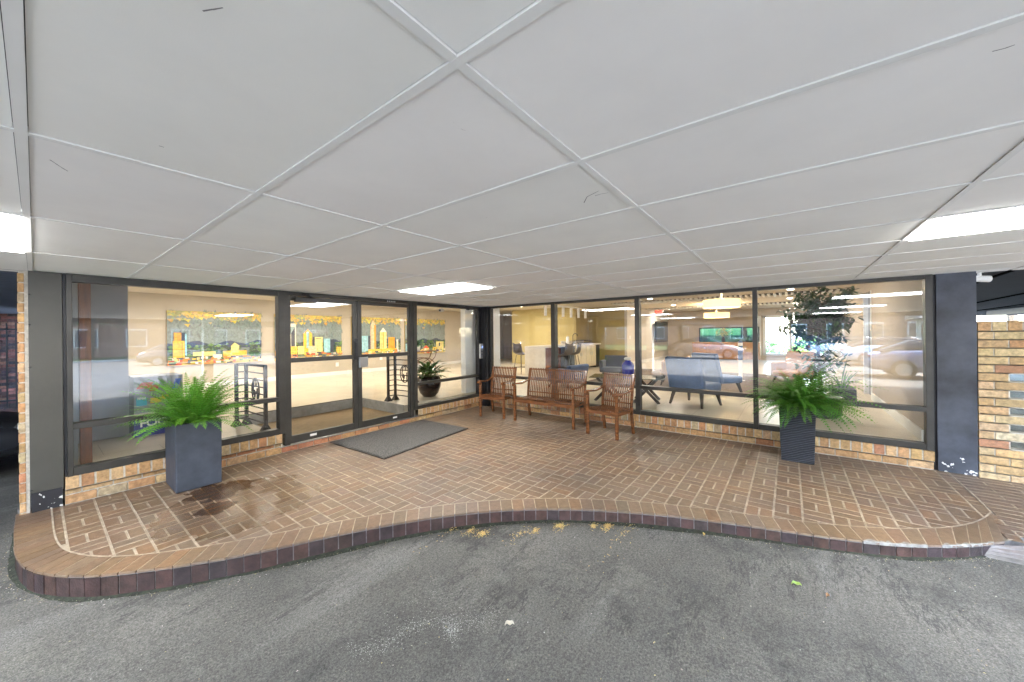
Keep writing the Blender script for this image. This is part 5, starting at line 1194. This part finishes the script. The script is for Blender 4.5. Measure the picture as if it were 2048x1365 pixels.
# ================================================================== outdoors beyond and behind the camera (seen in the glass)
def car(x, y, rz, col, label, group='parked cars'):
    t = thing('parked_car', label, 'car', (x, y, -.17), rz, group=group)
    mp_ = mat('car_paint', col, .25, .2, coat=1.0); mg = mat('car_glass', (.02, .025, .03), .05, coat=.5)
    sect = [(-2.30, .38, .70, .78), (-2.18, .30, .88, .84), (-1.6, .26, 1.00, .90), (-1.0, .24, 1.02, .915), (.3, .24, .98, .92), (1.1, .24, .93, .915), (1.7, .25, .84, .88), (2.15, .30, .70, .80), (2.28, .38, .58, .70)]
    b = MB(); V = []
    for (u, zb, ztp, hw) in sect:
        for (f, z) in ((-.92, zb), (-1, zb + .12), (-1.0, (zb + ztp) / 2 + .03), (-.93, ztp - .06), (-.80, ztp), (0, ztp + .03), (.80, ztp), (.93, ztp - .06), (1, (zb + ztp) / 2 + .03), (1, zb + .12), (.92, zb)): V.append((u, hw * f, z))
    m = 11; F = [(i * m + j, i * m + (j + 1) % m, (i + 1) * m + (j + 1) % m, (i + 1) * m + j) for i in range(len(sect) - 1) for j in range(m)] + [tuple(range(m - 1, -1, -1)), tuple((len(sect) - 1) * m + j for j in range(m))]
    b.add(V, F); b.build('body', mp_, t, world=False, smooth=True)
    b = MB(); V = []
    for (u, z, hw) in [(-1.95, 1.0, .74), (-1.25, 1.33, .60), (-.4, 1.43, .58), (.25, 1.40, .58), (1.15, .96, .74)]:
        for f, dz in ((-1.12, -.30 if z > 1.1 else -.1), (-1, -.02), (-.6, .02), (.6, .02), (1, -.02), (1.12, -.30 if z > 1.1 else -.1)): V.append((u, hw * f, z + dz))
    b.add(V, [(i * 6 + j, i * 6 + j + 1, (i + 1) * 6 + j + 1, (i + 1) * 6 + j) for i in range(4) for j in range(5)]); b.build('windows', mg, t, world=False, smooth=True)
    b = MB(); V = []
    for (u, z, hw) in [(-1.2, 1.352, .55), (-.4, 1.456, .54), (.2, 1.425, .54)]:
        for f in (-1, -.5, 0, .5, 1): V.append((u, hw * f, z - .012 * f * f))
    b.add(V, [(i * 5 + j, i * 5 + j + 1, (i + 1) * 5 + j + 1, (i + 1) * 5 + j) for i in range(2) for j in range(4)]); b.build('roof', mp_, t, world=False, smooth=True)
    for u in (-1.38, 1.42):
        for s in (-1, 1):
            wb = MB(); wb.tube([(u, s * .72, .33), (u, s * .93, .33)], .33, 24); o = wb.build('wheel', m_tyre, t, world=False)
            wb = MB(); wb.tube([(u, s * .931, .33), (u, s * .938, .33)], .22, 20); wb.build('rim', m_steel, o, world=False)
    for s in (-1, 1):
        b = MB(); b.box(2.16, 2.25, s * .62 - .13, s * .62 + .13, .60, .68); b.build('headlight', m_white, t, world=False, bevel=.01)
        b = MB(); b.box(-2.29, -2.20, s * .62 - .14, s * .62 + .14, .74, .82); b.build('taillight', m_tail, t, world=False, bevel=.01)
    return t
m_tyre = mat('tyre', (.02, .02, .02), .8); m_tail = mat('tail_lens', (.35, .02, .02), .3)
car(-7.5, -4.6, R(-90), (.28, .30, .42), 'grey car parked nearest the canopy, mirrored in the right window')
car(-13.5, -4.4, R(-90), (.75, .76, .78), 'white car parked behind the grey one')
car(-16.6, -3.2, R(-90), (.75, .76, .78), 'white car in the second row of the lot')
car(-25, -1.5, R(-60), (.06, .14, .28), 'blue car far across the lot under the trees')
car(-15.5, 4.5, R(-90), (.40, .32, .27), 'bronze car at the far side of the lot')
car(-2.3, 8.35, R(0), (.035, .038, .048), 'black car parked under the soffit behind the brick pier')
car(6.0, -20, R(10), (.05, .05, .06), 'dark car parked across the street')
# kerb, lawn, trees, buildings
b = MB(); b.box(-60, 60, -60, -29, -.16, -.02); struct(b.build("lawn", mat("lawn_grass", (.06, .11, .03), .95, var=.4, vs_=3)))
b = MB(); b.box(-120, -22, -28, 60, -.16, -.03); struct(b.build('lawn_strip', mat('lawn_grass2', (.06, .11, .03), .95, var=.4, vs_=3)))
b = MB(); b.box(-60, 60, -29, -28.8, -.17, .0); b.box(-22, -21.8, -28, 60, -.17, .0); struct(b.build('kerb', mat('kerb_concrete', (.42, .41, .38), .85, var=.15, vs_=6)))
def tree(x, y, h, r, col, label, n=2300, group='trees around the parking lot', s=.30):
    t = thing('tree', label, 'tree', (x, y, -.1), group=group)
    b = MB(); b.tube([(0, 0, 0), (.1, .05, h * .35), (-.05, .1, h * .62)], [.035 * h, .025 * h, .012 * h], 8)
    cl_ = []
    for i in range(16):
        a = random.random() * 6.28; e = random.uniform(-.2, 1.2); q = Vector((cos(a) * cos(e) * r * random.uniform(.4, .85), sin(a) * cos(e) * r * random.uniform(.4, .85), h * .62 + sin(e) * r * .75)); cl_.append(q); b.tube([(0, .05, h * .4), tuple(q)], [.012 * h, .004 * h], 5)
    b.build('trunk', m_bark, t, world=False); b = MB()
    for i in range(n):
        c = random.choice(cl_); d = Vector((random.gauss(0, 1), random.gauss(0, 1), random.gauss(0, .8))); p = c + d * r * .20
        u = Vector((random.gauss(0, 1), random.gauss(0, 1), random.gauss(0, 1))).normalized(); v = u.orthogonal().normalized(); k = s * random.uniform(.5, 1)
        b.add([p - u * k, p - v * k * .5, p + u * k, p + v * k * .5], [(0, 1, 2, 3)], jit(col, .35, .1))
    b.build('crown', m_leafd, t, world=False)
for i, (x, y, h, r, c, l) in enumerate([(-24, -14, 9, 3.6, (.05, .12, .03), 'broad green tree left of the pavilion across the lot'), (-26, -3, 10, 4.2, (.045, .11, .03), 'tall dense green tree behind the parked cars'), (-24.5, 8, 8, 3.4, (.06, .14, .03), 'rounded green tree at the far kerb'),
     (-27, 20, 10, 4.5, (.05, .12, .03), 'large green tree at the end of the far kerb'), (-6, -31, 7, 3.0, (.06, .13, .035), 'small green tree in front of the brick building'), (2.5, -31.5, 6.5, 2.8, (.055, .12, .03), 'bushy green tree near the building column'),
     (10, -32, 8, 3.5, (.05, .12, .03), 'green tree at the right end of the brick building'), (26.5, -3.5, 6, 3.0, (.08, .2, .03), 'bright green tree outside the bay window'), (27, 2.2, 6, 3.2, (.03, .10, .03), 'dark green tree outside the ribbon window'), (27.5, 6.5, 6.5, 3.0, (.04, .12, .03), 'green tree outside the lounge corner'), (30, -9, 7, 3.5, (.06, .14, .03), 'green tree beyond the parking soffit')]):
    tree(x, y, h, r, c, l)
for i, (x, y) in enumerate([(24, -1), (24.2, 1.6), (24, 4.2)]):
    t = thing('hedge', ['pale green shrub low outside the bay window', 'dark green shrub below the ribbon window', 'green shrub at the left of the ribbon window'][i], 'shrub', (x, y, -.1)); b = MB()
    for k in range(1500):
        a = random.random() * 6.28; e = random.uniform(0, 1.5); rr = random.uniform(.7, 1.05); p = Vector((cos(a) * cos(e) * rr, sin(a) * cos(e) * 1.4 * rr, .2 + sin(e) * 1.15 * rr)); u = Vector((random.gauss(0, 1), random.gauss(0, 1), random.gauss(0, 1))).normalized(); v = u.orthogonal().normalized(); q = random.uniform(.05, .1)
        b.add([p - u * q, p - v * q * .6, p + u * q, p + v * q * .6], [(0, 1, 2, 3)], jit((.14, .30, .06) if i == 0 else (.05, .13, .03), .3, .1))
    b.build('foliage', m_leafd, t, world=False)
m_bb = mat('red_brick_far', (.26, .15, .11), .85, var=.2, vs_=2)
m_win = mat('far_window', (.05, .06, .08), .15)
def block(x0, x1, y0, y1, h, face, label):
    t = thing('apartment_building', label, 'building', ((x0 + x1) / 2, (y0 + y1) / 2, -.1)); b = MB(); b.box(x0, x1, y0, y1, -.1, h); b.build('wall', m_bb, t)
    b = MB(); b.box(x0 - .3, x1 + .3, y0 - .3, y1 + .3, h, h + .3); b.build('roof', m_fascia, t)
    if face == 'y':
        n = int((x1 - x0) / 3)
        for i in range(n):
            for k in range(int(h / 3)):
                xa = x0 + 1 + i * 3; za = .9 + k * 3; b = MB(); b.box(xa - .08, xa + 1.28, y1 + .005, y1 + .05, za - .1, za + 1.5); o = b.build('window', m_white, t); b = MB(); b.box(xa, xa + 1.2, y1 + .052, y1 + .06, za, za + 1.4); b.build('pane', m_win, o)
    else:
        n = int((y1 - y0) / 3)
        for i in range(n):
            for k in range(int(h / 3)):
                ya_ = y0 + 1 + i * 3; za = .9 + k * 3; b = MB(); b.box(x1 + .005, x1 + .05, ya_ - .08, ya_ + 1.28, za - .1, za + 1.5); o = b.build('window', m_white, t); b = MB(); b.box(x1 + .052, x1 + .06, ya_, ya_ + 1.2, za, za + 1.4); b.build('pane', m_win, o)
block(-14, 24, -48, -36, 9, 'y', 'long three storey red brick building across the street')
block(-52, -40, -34, -12, 9, 'x', 'brown brick apartment block behind the far trees')
block(-50, -40, -11.5, 17.5, 9, 'x', 'brown brick apartment block at the middle of the far side')
block(-50, -40, 17.8, 44, 9, 'x', 'brown brick apartment block at the far end of the lot')
block(-38, -18, -50, -40, 7, 'y', 'shorter brown brick building left across the street')
block(30, 56, -50, -38, 7, 'y', 'brown brick building at the far right across the street')
for i, (x, y) in enumerate([(-30, -22), (-33, -30), (-20, -33), (-13, -32.5), (17, -33), (24, -32), (33, -30), (-31, 14), (-31, 30), (-30, 3)]):
    tree(x, y, random.uniform(7, 9), random.uniform(3, 4), (.05, .115, .03), 'leafy green tree ' + ['at the corner of the lot', 'behind the lot corner', 'left of the long brick building', 'by the first windows of the long building', 'by the last windows of the long building', 'in the gap between the buildings', 'in front of the far right building', 'in front of the middle block', 'before the far end block', 'midway along the far kerb'][i], n=1500)
# pavilion and lamp post
t = thing('pavilion', 'small open pavilion with low gabled roof beside the lot', 'pavilion', (-23, -9.5, -.1)); b = MB()
for x in (-24.5, -21.5):
    for y in (-12, -7): b = MB(); b.box(x - .1, x + .1, y - .1, y + .1, -.1, 2.3); b.build('post', m_white, t)
b = MB(); b.add([(-25, -12.6, 2.3), (-21, -12.6, 2.3), (-21, -6.4, 2.3), (-25, -6.4, 2.3), (-23, -12.6, 3.4), (-23, -6.4, 3.4)], [(3, 2, 1, 0), (0, 4, 5, 3), (1, 2, 5, 4), (0, 1, 4), (2, 3, 5)]); b.build('roof', mat('shingle', (.30, .28, .26), .9), t)
t = thing('lamp_post', 'black lamp post with glass lantern beside the lot', 'lamp post', (-19.8, -6.6, -.1)); b = MB(); b.tube([(-19.8, -6.6, -.1), (-19.8, -6.6, 3.3)], [.06, .04], 10); b.build('pole', m_black, t); b = MB(); b.lathe([(.08, 3.3), (.16, 3.45), (.16, 3.7), (.05, 3.85)], (-19.8, -6.6, 0), 12); b.build('lantern', m_white, t)
# white canopy columns
for i, (x, y) in enumerate([(-4.8, -5.0), (-.6, -5.0), (3.6, -5.0), (-4.8, .8), (-4.8, 5.0)]):
    o = simple('canopy_column', ['white square canopy column at the outer drive corner', 'white square canopy column in the middle of the drive edge', 'white square canopy column at the right drive edge', 'white square canopy column halfway along the outer edge', 'white square canopy column level with the brick pier'][i], 'column', m_white, (x - .13, x + .13, y - .13, y + .13, -.18, ZC + .0), bevel=.01); o['group'] = 'white columns along the canopy edge'
# dark brick wall and fence behind the parked car
m_dkb = mat('dark_red_brick', attr=True, rough=.85, var=.4, vs_=20, bump=.4, bs=60)
t = thing('garden_wall', 'dark red brick wall at the back of the covered parking', 'wall', (-3, 15.3, -.1)); b = MB(); b.box(-24, .5, 15.21, 15.5, -.2, 2.26, (.10, .07, .055)); b.build('mortar', m_dkb, t)
b = MB(); z = -.15; r = 0
while z < 2.2:
    x = -2.2 + (.1 if r % 2 else 0)
    while x < .3: b.box(x, x + .2, 15.19, 15.22, z, z + .062, jit(random.choice([(.16, .06, .045), (.10, .045, .04), (.22, .10, .07), (.05, .035, .035)]), .25, .1)); x += .212
    z += .074; r += 1
b.build('bricks', m_dkb, t)
t = thing('iron_fence', 'black iron picket fence in front of the dark brick wall', 'fence', (-3, 14.6, -.1)); b = MB(); x = -6
while x < .4: b.box(x - .012, x + .012, 14.59, 14.61, -.17, 1.95); x += .13
b.build('pickets', m_black, t); b = MB(); b.box(-6, .4, 14.58, 14.62, 1.78, 1.82); b.box(-6, .4, 14.58, 14.62, .1, .14); b.build('rails', m_black, t)
